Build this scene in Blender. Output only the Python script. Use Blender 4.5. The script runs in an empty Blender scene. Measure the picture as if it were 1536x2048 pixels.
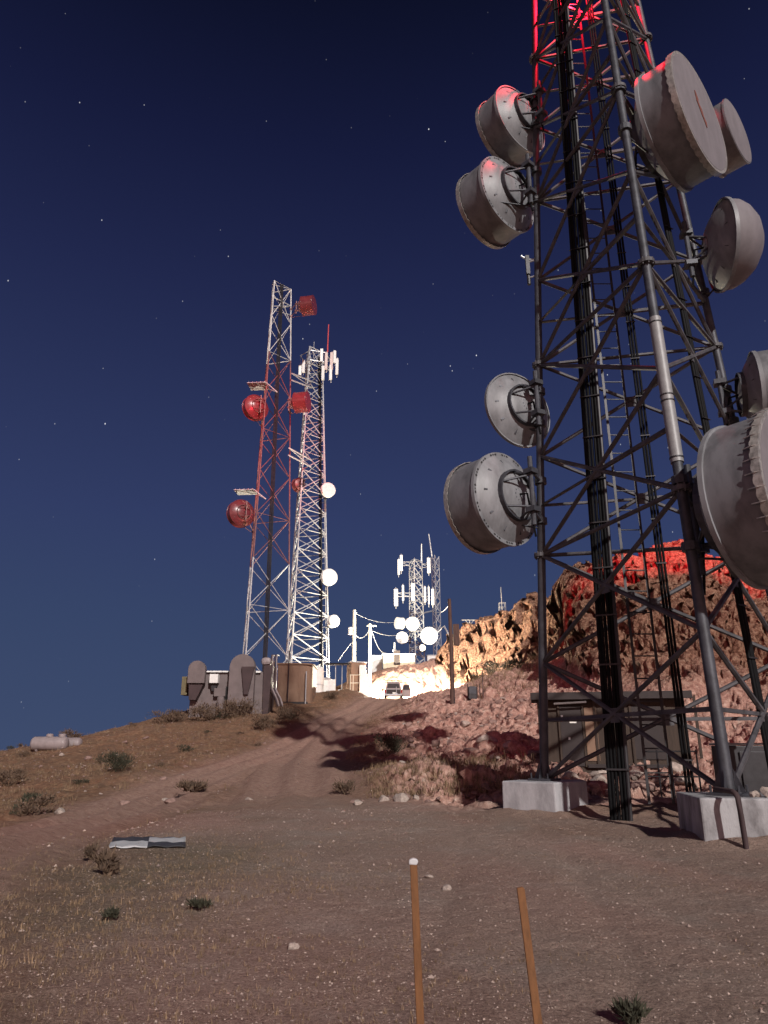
import bpy, bmesh, math, random
import numpy as np
from mathutils import Vector, Matrix
R = math.radians
random.seed(7)
S = bpy.context.scene
C = S.collection

# ---------------------------------------------------------------- camera, world, moon, exposure
PITCH, FPX, CAMZ = 0.320252, 1415.7, 1.6
cam = bpy.data.cameras.new('camera')
cam.sensor_fit = 'VERTICAL'; cam.sensor_height = 24.0; cam.lens = FPX / 2048 * 24.0
cam.clip_start = 0.05; cam.clip_end = 20000
co = bpy.data.objects.new('camera', cam); C.objects.link(co)
co.location = (0, 0, CAMZ); co.rotation_euler = (R(90) + PITCH, 0, 0)
S.camera = co
S.view_settings.view_transform = 'Standard'; S.view_settings.look = 'None'
S.view_settings.exposure = 0.0; S.view_settings.gamma = 1.0
S.view_settings.use_curve_mapping = False
S.cycles.use_denoising = True
S.cycles.max_bounces = 5; S.cycles.diffuse_bounces = 3; S.cycles.glossy_bounces = 2

W = bpy.data.worlds.new('World'); S.world = W; W.use_nodes = True
nt = W.node_tree; N = nt.nodes; K = nt.links; N.clear()
def wn(t, **kw):
    n = N.new(t)
    for k, v in kw.items(): setattr(n, k, v)
    return n
tc = wn('ShaderNodeTexCoord'); sx = wn('ShaderNodeSeparateXYZ'); K.new(tc.outputs['Generated'], sx.inputs[0])
ramp = wn('ShaderNodeValToRGB'); K.new(sx.outputs['Z'], ramp.inputs[0])
els = [(0.0, (.048, .072, .150)), (.16, (.038, .060, .138)), (.30, (.031, .046, .127)), (.574, (.0152, .0212, .073)),
       (.71, (.0082, .0112, .044)), (.82, (.0038, .0052, .019)), (1.0, (.002, .0024, .008))]
cr = ramp.color_ramp
while len(cr.elements) < len(els): cr.elements.new(.5)
for e, (p, c) in zip(cr.elements, els): e.position = p; e.color = (*c, 1)
# stars: tiny slightly drawn-out points
mp = wn('ShaderNodeMapping'); mp.inputs['Rotation'].default_value = (0, R(25), 0); mp.inputs['Scale'].default_value = (62, 62, 32)
K.new(tc.outputs['Generated'], mp.inputs[0])
vo = wn('ShaderNodeTexVoronoi', feature='F1'); vo.inputs['Scale'].default_value = 1.0; K.new(mp.outputs[0], vo.inputs['Vector'])
mr = wn('ShaderNodeMapRange'); mr.inputs['From Min'].default_value = .052; mr.inputs['From Max'].default_value = .02
mr.inputs['To Min'].default_value = 0; mr.inputs['To Max'].default_value = 1
K.new(vo.outputs['Distance'], mr.inputs[0])
sc = wn('ShaderNodeSeparateColor'); K.new(vo.outputs['Color'], sc.inputs[0])
pw = wn('ShaderNodeMath', operation='POWER'); pw.inputs[1].default_value = 4.0; K.new(sc.outputs[0], pw.inputs[0])
mm = wn('ShaderNodeMath', operation='MULTIPLY'); K.new(mr.outputs[0], mm.inputs[0]); K.new(pw.outputs[0], mm.inputs[1])
m2 = wn('ShaderNodeMath', operation='MULTIPLY'); K.new(mm.outputs[0], m2.inputs[0]); m2.inputs[1].default_value = 1.1
ad = wn('ShaderNodeMix', data_type='RGBA', blend_type='ADD'); ad.inputs[0].default_value = 1
cs = wn('ShaderNodeCombineColor'); [K.new(m2.outputs[0], cs.inputs[i]) for i in range(3)]
K.new(ramp.outputs[0], ad.inputs[6]); K.new(cs.outputs[0], ad.inputs[7])
# added warm fill low in the sky behind the camera, lifts the shadows
ga = wn('ShaderNodeMapRange', interpolation_type='SMOOTHSTEP'); K.new(sx.outputs['Y'], ga.inputs[0])
ga.inputs['From Min'].default_value = -.1; ga.inputs['From Max'].default_value = -.7
gb = wn('ShaderNodeMapRange', interpolation_type='SMOOTHSTEP'); K.new(sx.outputs['Z'], gb.inputs[0])
gb.inputs['From Min'].default_value = .5; gb.inputs['From Max'].default_value = .0
gm = wn('ShaderNodeMath', operation='MULTIPLY'); K.new(ga.outputs[0], gm.inputs[0]); K.new(gb.outputs[0], gm.inputs[1])
gx = wn('ShaderNodeMix', data_type='RGBA', blend_type='ADD'); K.new(gm.outputs[0], gx.inputs[0]); K.new(ad.outputs[2], gx.inputs[6]); gx.inputs[7].default_value = (1.15, .54, .38, 1)
bg = wn('ShaderNodeBackground'); K.new(gx.outputs[2], bg.inputs[0]); bg.inputs[1].default_value = 1.0
wo = wn('ShaderNodeOutputWorld'); K.new(bg.outputs[0], wo.inputs[0])

ml = bpy.data.lights.new('moon', 'SUN'); ml.energy = 3.8; ml.angle = R(1.1); ml.color = (1, .95, .9)
mo = bpy.data.objects.new('moon', ml); C.objects.link(mo)
MD = Vector((.32, -.947, .56)).normalized()
mo.rotation_euler = MD.to_track_quat('Z', 'Y').to_euler()

def lamp(name, kind, loc, power, col, radius=.2, aim=None, cone=None, blend=.2):
    l = bpy.data.lights.new(name, kind); l.energy = power; l.color = col; l.shadow_soft_size = radius
    o = bpy.data.objects.new(name, l); C.objects.link(o); o.location = loc
    if aim is not None: o.rotation_euler = (Vector(loc) - Vector(aim)).to_track_quat('Z', 'Y').to_euler()
    if cone: l.spot_size = R(cone); l.spot_blend = blend
    return o

# ---------------------------------------------------------------- helpers
cp, sp = math.cos(PITCH), math.sin(PITCH)
def ray(u, v):
    a, b = (u - 768) / FPX, (1024 - v) / FPX
    return a, cp - b * sp, sp + b * cp
def P(u, v, Y):
    a, y, z = ray(u, v); s = Y / y
    return Vector((a * s, Y, CAMZ + z * s))

def mat(name, col, rough=.6, metal=0., var=.25, scale=6., bump=0., bscale=40., emit=None, estr=0., col2=None, coat=0., stretch=(1, 1, 1)):
    m = bpy.data.materials.new(name); m.use_nodes = True
    n = m.node_tree.nodes; k = m.node_tree.links
    b = n['Principled BSDF']
    b.inputs['Roughness'].default_value = rough; b.inputs['Metallic'].default_value = metal
    if name == 'black_cable': b.inputs['Specular IOR Level'].default_value = .08
    if coat: b.inputs['Coat Weight'].default_value = coat
    t = n.new('ShaderNodeTexCoord'); mp = n.new('ShaderNodeMapping'); k.new(t.outputs['Object'], mp.inputs[0]); mp.inputs['Scale'].default_value = stretch
    no = n.new('ShaderNodeTexNoise'); no.inputs['Scale'].default_value = scale; no.inputs['Detail'].default_value = 6; no.inputs['Roughness'].default_value = .65
    k.new(mp.outputs[0], no.inputs['Vector'])
    r = n.new('ShaderNodeValToRGB'); k.new(no.outputs['Fac'], r.inputs[0])
    c2 = col2 or tuple(x * (1 - var) for x in col)
    r.color_ramp.elements[0].position = .32; r.color_ramp.elements[0].color = (*c2, 1)
    r.color_ramp.elements[1].position = .62; r.color_ramp.elements[1].color = (*[min(1, x * (1 + var * .4)) for x in col], 1)
    k.new(r.outputs[0], b.inputs['Base Color'])
    if bump:
        nb = n.new('ShaderNodeTexNoise'); nb.inputs['Scale'].default_value = bscale; nb.inputs['Detail'].default_value = 5
        k.new(mp.outputs[0], nb.inputs['Vector'])
        bp = n.new('ShaderNodeBump'); bp.inputs['Strength'].default_value = bump; bp.inputs['Distance'].default_value = .03
        k.new(nb.outputs['Fac'], bp.inputs['Height']); k.new(bp.outputs[0], b.inputs['Normal'])
    if emit:
        b.inputs['Emission Color'].default_value = (*emit, 1); b.inputs['Emission Strength'].default_value = estr
    return m

M = dict(
    steel=mat('weathered_steel', (.058, .06, .072), .55, .3, .45, 3, .1),
    steel2=mat('rusty_brace_steel', (.082, .078, .086), .62, .2, .5, 2.5, .1),
    galv=mat('galvanised_steel', (.52, .53, .55), .42, .35, .3, 5),
    leglight=mat('pale_grey_steel', (.24, .235, .24), .5, .1, .2, 4),
    redlit=mat('red_lit_metal', (.20, .085, .085), .45, .1, .35, 2),  # red light of the beacon put into the base colour
    paintwhite=mat('faded_white_paint', (.6, .58, .57), .5, .1, .3, 2),
    dish=mat('grey_dish_paint', (.205, .208, .222), .5, 0, .38, 2.2, .03, stretch=(1, 1, .3)),
    shroud=mat('grey_shroud_paint', (.145, .145, .157), .5, 0, .42, 2.4, .03, stretch=(1, 1, .35)),
    radome=mat('pale_radome_fabric', (.168, .152, .165), .7, 0, .2, 2.0, stretch=(1, 1, .35)),
    rim=mat('rim_metal', (.35, .33, .31), .35, .3, .45, 9),
    redlit_dish=mat('red_lit_dish', (.17, .03, .036), .3, 0, .25, 2, coat=.4),  # dish colour carries the red of the beacon light
    white=mat('white_paint', (.74, .74, .72), .5, 0, .12, 3),
    cable=mat('black_cable', (.007, .007, .008), .62, 0, .3, 6),
    dark=mat('dark_metal', (.03, .028, .032), .5, .3, .4, 4),
    hole=mat('flat_black', (.012, .011, .012), .9),
    conc=mat('cast_concrete', (.37, .36, .375), .85, 0, .38, 2.2, .25, 30, stretch=(1, 1, .45)),
    conc2=mat('patchy_concrete', (.30, .295, .305), .9, 0, .45, 2.2, .35, 22, col2=(.10, .092, .095), stretch=(1, 1, .5)),
    stucco=mat('mauve_grey_stucco', (.155, .125, .125), .9, 0, .2, 1.2, .2, 25),
    stucco2=mat('flat_dark_brown', (.05, .03, .032), .8, 0, .25, 2),
    olive=mat('olive_panel', (.16, .13, .07), .8, 0, .3, 2),
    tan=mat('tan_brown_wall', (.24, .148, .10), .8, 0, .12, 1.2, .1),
    shed=mat('shaded_brown_siding', (.05, .032, .023), .8, 0, .35, 3, .15, 20, stretch=(6, 6, .5)),  # siding darkened all over, the tower's shadow put into its colour
    sheddark=mat('dark_brown_door', (.03, .02, .02), .7, 0, .25, 3),
    roof=mat('dark_roof', (.06, .05, .055), .75, 0, .3, 4),
    paper=mat('white_paper', (.8, .78, .72), .9, 0, .05, 3),
    cream=mat('cream_wall', (.72, .66, .50), .85, 0, .1, 2),
    wood=mat('weathered_pole_wood', (.09, .05, .04), .85, 0, .4, 4, .3, 30, stretch=(4, 4, .4)),
    stake=mat('orange_brown_lath', (.155, .065, .022), .8, 0, .3, 7, .3, 60, stretch=(8, 8, .7)),
    palewood=mat('pale_pole', (.7, .66, .55), .8, 0, .2, 4),
    tankw=mat('white_tank_paint', (.27, .225, .225), .5, 0, .2, 2.5, .05),
    tyre=mat('tyre_rubber', (.02, .02, .02), .9),
    glass=mat('dark_window', (.04, .045, .05), .08, 0, .1, 3),
    car=mat('silver_car_paint', (.36, .33, .33), .35, .4, .1, 4, coat=.5),
    tail=mat('red_lens', (.35, .02, .02), .2, 0, .1, 4),
    lampglass=mat('lit_lens', (.9, .9, .9), .3, emit=(1, .97, .9), estr=25.),
    redlamp=mat('red_beacon_lens', (.6, .02, .02), .3, emit=(1, .03, .06), estr=30.),
    sheetw=mat('white_vinyl', (.5, .5, .51), .6, 0, .15, 5),
    sheetb=mat('black_vinyl', (.05, .05, .055), .55, 0, .5, 5),
    rust=mat('rust_brown_mark', (.17, .055, .04), .8, 0, .3, 8),
    leaf=mat('dusty_olive_leaf', (.05, .048, .028), .85, 0, .4, 9, col2=(.025, .025, .016)),
    leafb=mat('dry_brown_leaf', (.13, .085, .055), .9, 0, .4, 9, col2=(.06, .04, .03)),
    grass=mat('straw_grass', (.24, .16, .095), .95, 0, .4, 2, col2=(.13, .09, .055)),
    stem=mat('woody_stem', (.12, .08, .05), .9),
    stone=mat('pinkish_stone', (.26, .17, .145), .95, 0, .35, 2.5, .5, 9),
    stonep=mat('pale_stone', (.38, .31, .27), .95, 0, .35, 3, .5, 9),
    gravel=mat('grey_brown_gravel', (.36, .28, .24), .95, 0, .6, 1.1, col2=(.2, .155, .135)),
)

class MB:
    def __init__(s): s.v = []; s.f = []; s.m = []; s.mi = 0
    def add(s, vs, fs):
        o = len(s.v); s.v += [tuple(p) for p in vs]
        for f in fs: s.f.append([i + o for i in f]); s.m.append(s.mi)
    def box(s, c, d, rot=0.0, tx=1.0, ty=1.0):      # tx/ty taper the top
        c = Vector(c); hx, hy, hz = d[0] / 2, d[1] / 2, d[2] / 2
        cr_, sr_ = math.cos(rot), math.sin(rot); vs = []
        for z in (-1, 1):
            for x, y in ((-1, -1), (1, -1), (1, 1), (-1, 1)):
                X, Y = x * hx * (tx if z > 0 else 1), y * hy * (ty if z > 0 else 1)
                vs.append(c + Vector((X * cr_ - Y * sr_, X * sr_ + Y * cr_, z * hz)))
        s.add(vs, [(0, 3, 2, 1), (4, 5, 6, 7), (0, 1, 5, 4), (1, 2, 6, 5), (2, 3, 7, 6), (3, 0, 4, 7)])
    def tube(s, pts, r, n=8, cap=True):
        pts = [Vector(p) for p in pts]
        rs = r if isinstance(r, (list, tuple)) else [r] * len(pts)
        vs = []
        d0 = (pts[-1] - pts[0]).normalized()
        ref = Vector((0, 0, 1)) if abs(d0.z) < .9 else Vector((0, 1, 0))
        for i, p in enumerate(pts):
            a = pts[max(0, i - 1)]; b = pts[min(len(pts) - 1, i + 1)]
            d = (b - a).normalized(); x = d.cross(ref).normalized(); y = d.cross(x)
            for j in range(n):
                t = 2 * math.pi * (j + .5) / n
                vs.append(p + (x * math.cos(t) + y * math.sin(t)) * rs[i])
        fs = []
        for i in range(len(pts) - 1):
            for j in range(n):
                a = i * n + j; b = i * n + (j + 1) % n
                fs.append((a, b, b + n, a + n))
        if cap: fs += [tuple(range(n))[::-1], tuple(range((len(pts) - 1) * n, len(pts) * n))]
        s.add(vs, fs)
    def angle(s, a, b, w, t=.012):                    # L-section bar
        a, b = Vector(a), Vector(b); d = (b - a).normalized()
        ref = Vector((0, 0, 1)) if abs(d.z) < .95 else Vector((0, 1, 0))
        x = d.cross(ref).normalized(); y = x.cross(d).normalized()
        prof = [(0, 0), (w, 0), (w, t), (t, t), (t, w), (0, w)]
        vs = [p + x * (q[0] - w / 2) + y * (q[1] - w / 2) for p in (a, b) for q in prof]
        fs = [(i, (i + 1) % 6, 6 + (i + 1) % 6, 6 + i) for i in range(6)] + [(5, 4, 3, 2, 1, 0), (6, 7, 8, 9, 10, 11)]
        s.add(vs, fs)
    def lathe(s, o, ax, prof, n=32, up=None, capa=False, capb=False):     # prof: (along axis, radius)
        o = Vector(o); ax = Vector(ax).normalized()
        ref = Vector((0, 0, 1)) if abs(ax.z) < .9 else Vector((1, 0, 0))
        x = ax.cross(ref).normalized(); y = x.cross(ax)
        vs = []
        for a, r in prof:
            for j in range(n):
                t = 2 * math.pi * j / n
                vs.append(o + ax * a + (x * math.cos(t) + y * math.sin(t)) * r)
        fs = []
        for i in range(len(prof) - 1):
            for j in range(n):
                q = i * n + j; w = i * n + (j + 1) % n
                fs.append((q, w, w + n, q + n))
        if capa: fs.append(tuple(range(n))[::-1])
        if capb: fs.append(tuple(range((len(prof) - 1) * n, len(prof) * n)))
        s.add(vs, fs)
    def prism(s, poly, o, ex, ez, th):               # polygon in plane (ex, ez) at o, extruded by vector th
        o, ex, ez, th = Vector(o), Vector(ex), Vector(ez), Vector(th); n = len(poly)
        a = [o + ex * p[0] + ez * p[1] for p in poly]
        s.add(a + [p + th for p in a], [tuple(range(n))[::-1], tuple(range(n, 2 * n))] + [(i, (i + 1) % n, n + (i + 1) % n, n + i) for i in range(n)])
    def build(s, name, mats, parent=None, smooth=False, origin=None, bevel=0):
        me = bpy.data.meshes.new(name)
        if origin is None and parent is not None: origin = Vector((0, 0, 0))
        if origin is None:
            a = np.array(s.v); lo, hi = a.min(0), a.max(0)
            origin = Vector(((lo[0] + hi[0]) / 2, (lo[1] + hi[1]) / 2, lo[2]))
        base = world_of(parent) if parent is not None else Vector(origin)
        me.from_pydata([(v[0] - base.x, v[1] - base.y, v[2] - base.z) for v in s.v], [], s.f)
        for mm_ in (mats if isinstance(mats, (list, tuple)) else [mats]): me.materials.append(mm_)
        me.polygons.foreach_set('material_index', s.m)
        bm = bmesh.new(); bm.from_mesh(me); bmesh.ops.recalc_face_normals(bm, faces=bm.faces); bm.to_mesh(me); bm.free()
        if smooth:
            me.polygons.foreach_set('use_smooth', [True] * len(me.polygons))
            try: me.set_sharp_from_angle(angle=R(40))
            except Exception: pass
        o = bpy.data.objects.new(name, me); C.objects.link(o)
        if parent is not None: o.parent = parent
        else: o.location = base
        if bevel:
            b = o.modifiers.new('bevel', 'BEVEL'); b.width = bevel; b.segments = 2; b.limit_method = 'ANGLE'
        return o

def world_of(o):
    l = Vector((0, 0, 0))
    while o is not None: l = l + o.location; o = o.parent
    return l

def tag(o, label, cat, group=None, kind=None):
    if label: o['label'] = label
    if cat: o['category'] = cat
    if group: o['group'] = group
    if kind: o['kind'] = kind
    return o
def thing(name, label, cat, loc, group=None):
    o = bpy.data.objects.new(name, None); C.objects.link(o); o.location = loc; o.empty_display_size = .3
    return tag(o, label, cat, group)

# ---------------------------------------------------------------- terrain
def hsh(ix, iy, s):
    n = (ix * 374761393 + iy * 668265263 + s * 974711) & 0xffffffff
    n = ((n ^ (n >> 13)) * 1274126177) & 0xffffffff
    return ((n ^ (n >> 16)) & 0xffff) / 65535.0
def vnoise(x, y, s=0):
    ix = np.floor(x).astype(np.int64); iy = np.floor(y).astype(np.int64); fx = x - ix; fy = y - iy
    fx = fx * fx * fx * (fx * (fx * 6 - 15) + 10); fy = fy * fy * fy * (fy * (fy * 6 - 15) + 10)
    a = hsh(ix, iy, s); b = hsh(ix + 1, iy, s); c = hsh(ix, iy + 1, s); d = hsh(ix + 1, iy + 1, s)
    return (a * (1 - fx) + b * fx) * (1 - fy) + (c * (1 - fx) + d * fx) * fy
def vnoise3(p, s=0):
    i = np.floor(p).astype(np.int64); f = p - i; f = f * f * (3 - 2 * f); z0 = i[..., 2] * 57 + s; out = 0
    for dz in (0, 1):
        a = hsh(i[..., 0], i[..., 1], z0 + 57 * dz); b = hsh(i[..., 0] + 1, i[..., 1], z0 + 57 * dz); c = hsh(i[..., 0], i[..., 1] + 1, z0 + 57 * dz); d = hsh(i[..., 0] + 1, i[..., 1] + 1, z0 + 57 * dz)
        q = (a * (1 - f[..., 0]) + b * f[..., 0]) * (1 - f[..., 1]) + (c * (1 - f[..., 0]) + d * f[..., 0]) * f[..., 1]
        out = out + q * (f[..., 2] if dz else 1 - f[..., 2])
    return out
RM3 = np.array([[.62, .71, .33], [-.55, .09, .83], [.56, -.70, .45]])
def billow(p, o, s):
    t = 0; a = .5; n = 0
    for k in range(o):
        t = t + a * np.abs(2 * vnoise3(p, s + 101 * k) - 1); n += a; a *= .55; p = p @ RM3.T * 2.05 + 5.3
    return t / n
def fbm(x, y, o=4, s=0, ridged=False):
    t = 0; a = .5; n = 0
    for i in range(o):
        q = vnoise(x, y, s + i * 17)
        if ridged: q = 1 - np.abs(2 * q - 1)
        t = t + a * q; n += a; a *= .5; x, y = x * 1.9 + y * .6 + 3.1, y * 1.9 - x * .6 + 1.7
    return t / n
def sst(a, b, x):
    t = np.clip((x - a) / (b - a), 0, 1); return t * t * (3 - 2 * t)

ctrl = [(x, y, 0.) for x in (-16, -8, 0, 8, 16, 26) for y in (-14, -4, 4, 9)]
ctrl += [(-5, 13, 0), (0, 14, 0), (5, 14, 0), (10, 14, .1), (18, 15, .4), (-3, 19, 0), (2, 20, 0), (5, 19.5, 0), (8, 18, 0.05), (12, 20, .3)]
for u, v, Y in [(0, 1650, 21), (0, 1580, 32), (0, 1510, 47), (60, 1500, 45), (160, 1478, 50), (300, 1441, 57), (400, 1424, 60), (540, 1416, 60),
                (100, 1560, 34), (250, 1500, 43), (450, 1475, 47), (250, 1620, 23), (400, 1545, 33), (600, 1480, 45), (720, 1420, 62),
                (640, 1386, 71), (700, 1384, 74), (560, 1402, 64), (740, 1394, 74), (785, 1398, 74.5), (840, 1396, 74),
                (870, 1592, 23.6), (870, 1545, 26.2), (1000, 1604, 22.8), (1000, 1547, 25.4), (760, 1588, 25), (760, 1550, 28), (640, 1560, 28),
                (950, 1480, 36), (950, 1420, 48), (905, 1412, 51), (1050, 1402, 46), (1050, 1500, 31), (900, 1392, 60), (1000, 1352, 68),
                (1200, 1536, 26.5), (1330, 1533, 26.5), (1500, 1528, 26), (1150, 1440, 37), (1300, 1450, 34), (1480, 1450, 33), (1650, 1440, 32)]:
    p = P(u, v, Y); ctrl.append((p.x, p.y, p.z))
ctrl += [(p[0], p[1], p[2]) for p in [(0, 80, 6.5), (-6, 80, 6.4), (8, 82, 6.6), (0, 88, 6.7), (8, 90, 6.9), (-8, 88, 6.6), (-14, 78, 5.8), (-14, 88, 6),
                                      (1, 97, 11.2), (7, 98, 11.5), (12, 97, 11.4), (-6, 97, 9.5), (3, 108, 12.3), (10, 122, 16), (16, 92, 12), (13, 82, 9),
                                      (20, 110, 15), (-22, 74, 2.5), (-34, 70, -3), (-30, 52, 0), (-46, 50, -6), (-26, 34, -.8), (-40, 26, -5), (-22, 14, -.6), (-40, 5, -3),
                                      (-10, 110, 4), (-25, 105, -6), (5, 140, 10), (25, 140, 10), (30, 32, 2.8), (45, 36, 5), (30, 20, 1), (45, 15, 2), (60, 50, 8), (0, -40, -2), (-40, -40, -6), (40, -40, 0)]]
ctrl = np.array(ctrl)
def tpsk(d2): return np.where(d2 > 1e-9, d2 * np.log(np.maximum(d2, 1e-9)), 0)
SCL = 30.0
cxy = ctrl[:, :2] / SCL; nC = len(cxy)
Kt = tpsk(((cxy[:, None] - cxy[None]) ** 2).sum(-1)) + np.eye(nC) * 2e-4
Pt = np.c_[np.ones(nC), cxy]
sol = np.linalg.solve(np.block([[Kt, Pt], [Pt.T, np.zeros((3, 3))]]), np.r_[ctrl[:, 2], 0, 0, 0])
def tps(x, y):
    out = sol[nC] + sol[nC + 1] * x / SCL + sol[nC + 2] * y / SCL
    for i in range(nC): out = out + sol[i] * tpsk((x / SCL - cxy[i, 0]) ** 2 + (y / SCL - cxy[i, 1]) ** 2)
    return out

CU = np.array([868, 885, 900, 930, 960, 985, 1000, 1040, 1056, 1061, 1068, 1075, 1100, 1124, 1134, 1150, 1170, 1210, 1260, 1300, 1340, 1380, 1420, 1460, 1500, 1560, 1700, 1900, 2300.])
CV = np.array([1345, 1300, 1276, 1262, 1245, 1240, 1226, 1214, 1210, 1192, 1192, 1209, 1200, 1190, 1152, 1146, 1134, 1122, 1113, 1106, 1098, 1102, 1112, 1128, 1150, 1175, 1195, 1230, 1330.])
CY = np.array([104, 103, 102, 100, 97, 95, 93, 88, 86, 86, 86, 85, 81, 77, 66, 63, 60, 58, 56, 55, 54, 53, 52, 51, 50, 49, 46, 44, 40.])
FY = np.array([98, 94, 92, 89, 86, 84, 80, 72, 69, 68, 67, 66, 60, 54, 47, 44, 41, 38, 36, 35, 34, 34, 33.5, 33, 33, 32.5, 32, 32, 31.])
CZ = np.array([P(768, v, y).z for v, y in zip(CV, CY)])
roadUV = [(-260, 1850, 10), (0, 1712, 15.5), (150, 1660, 20.5), (300, 1592, 27), (450, 1535, 34), (600, 1482, 44), (700, 1432, 58), (770, 1404, 70), (800, 1397, 78), (806, 1390, 88)]
road2 = np.array([P(*q)[:2] for q in [(600, 1640, 19.5), (585, 1590, 25), (590, 1530, 34), (640, 1470, 47), (700, 1432, 58)]])
road = np.array([P(*q)[:2] for q in roadUV])
def road_d(x, y):
    d = np.full(np.shape(x), 1e9)
    for a, b in list(zip(road[:-1], road[1:])) + list(zip(road2[:-1], road2[1:])):
        ab = b - a; t = np.clip(((x - a[0]) * ab[0] + (y - a[1]) * ab[1]) / (ab @ ab), 0, 1)
        d = np.minimum(d, np.hypot(x - a[0] - t * ab[0], y - a[1] - t * ab[1]))
    return d
padE = np.array([P(u, v, 10) for u, v in [(-700, 1990), (0, 1800), (120, 1715), (260, 1652), (420, 1608), (640, 1592), (800, 1598), (1000, 1612), (1180, 1622), (1400, 1622), (1700, 1640), (2300, 1700)]])
def padmask(x, y, lo=-2.2, hi=1.6):
    # edge of the pad as depth per azimuth (ground z = 0)
    tx = padE[:, 0] / padE[:, 1]; dep = np.array([1.6 / ((1.6 - p[2]) / p[1]) for p in padE])
    t = np.where(y > .3, x / np.maximum(y, .3), np.sign(x) * 9)
    e = np.interp(t, tx, dep)
    w = 1.2 * (fbm(x * .5, y * .5, 3, 5) - .5)
    return 1 - sst(lo, hi, y - e + w * (2.2 + .35 * (hi - lo)))
def uof(x, y): return 768 + FPX * x / np.maximum(y, .5) * .97
def cliff(x, y):
    """rock outcrop: height and weight"""
    u = 768 + FPX * (x / np.maximum(y, 1.0)) * 1.0
    # azimuth column: use horizontal-plane slope with the mean ray factor
    u = 768 + (u - 768) / 1.0
    uu = 768 + (x / np.maximum(y, 1.0)) * FPX * .985
    wob = 1.6 * (fbm(x * .35, y * .35, 3, 31) - .5)
    fy = np.interp(uu, CU, FY) + wob * 2; cy_ = np.interp(uu, CU, CY); cz = np.interp(uu, CU, CZ)
    s = (y - fy) / (cy_ - fy)
    far = np.interp(uu, [880, 1120, 1135, 2300], [0, 0, 1, 1])
    prof1 = .30 * np.clip(s, 0, 1) + .70 * sst(.42, 1.0, s)
    prof2 = .55 * np.clip(s, 0, 1) + .45 * sst(.15, .98, s)
    pr = prof1 * (1 - far) + prof2 * far
    on = (uu > 868) & (y > 20)
    return np.where(on, pr, 0), np.where(on, np.where(s > 1, cz - .45 * (y - cy_), cz), -99), np.where(on, s, -1), uu
def H(x, y, detail=True):
    x = np.asarray(x, float); y = np.asarray(y, float)
    r = np.hypot(x, y)
    b = tps(np.clip(x, -70, 70), np.clip(y, -60, 150))
    pm = padmask(x, y); rd = road_d(x, y)
    pr, cz, s, uu = cliff(x, y)
    h = b * (1 - pr) + cz * pr
    h = np.where(s > 1, np.maximum(cz, -60), h)
    cw = sst(.02, .22, s)
    side = sst(700, 860, uu) * (y > 21)                     # rough right slope
    rw = 1 - sst(1.6, 3.4, rd)
    rough = (1 - pm) * (1 - rw)
    n1 = fbm(x * .30, y * .30, 4, 1) - .5; n2 = fbm(x * 1.3, y * 1.3, 4, 2, True) - .5
    n3 = fbm(x * 3.6, y * 3.6, 3, 3, True) - .5
    h = h + rough * (n1 * .7 + n2 * (.16 + .50 * side) + n3 * (.06 + .20 * side))
    # blocky crags
    k1 = fbm(x * .2 + 9, y * .2, 3, 41)
    h = h + cw * (k1 - .5) * 1.6
    # rutted road, faint crown on the pad
    h = h + rw * (1 - pm) * (-.10 + .10 * np.cos(np.clip(rd, 0, 2) * 4.2) + .05 * n2)
    h = h + pm * ((fbm(x * .6, y * .6, 3, 8) - .5) * .07 + (fbm(x * 4, y * 4, 3, 9) - .5) * .035)
    for (ax_, bx_) in ((-1.2, .16), (.45, .16), (2.9, -.05), (4.4, -.05)):
        h = h - pm * .022 * np.exp(-((x - ax_ - bx_ * y - .5 * np.sin(y * .16)) / .16) ** 2) * (y > 2)
    for (bx_, by_) in ((4.2, 19.83), (6.42, 13.81), (9.77, 18.4)):
        dd_ = np.hypot(x - bx_, y - by_); h = h + .13 * np.exp(-((dd_ - .95) / .42) ** 2) * (.5 + fbm(x * 2, y * 2, 2, 88))
    # the whole top falls away
    h = h - np.clip(r - 150, 0, None) * .35 * (r < 700) - (r >= 700) * 192.5
    return h
def hz(x, y): return float(H(np.array([x]), np.array([y]))[0])

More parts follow.
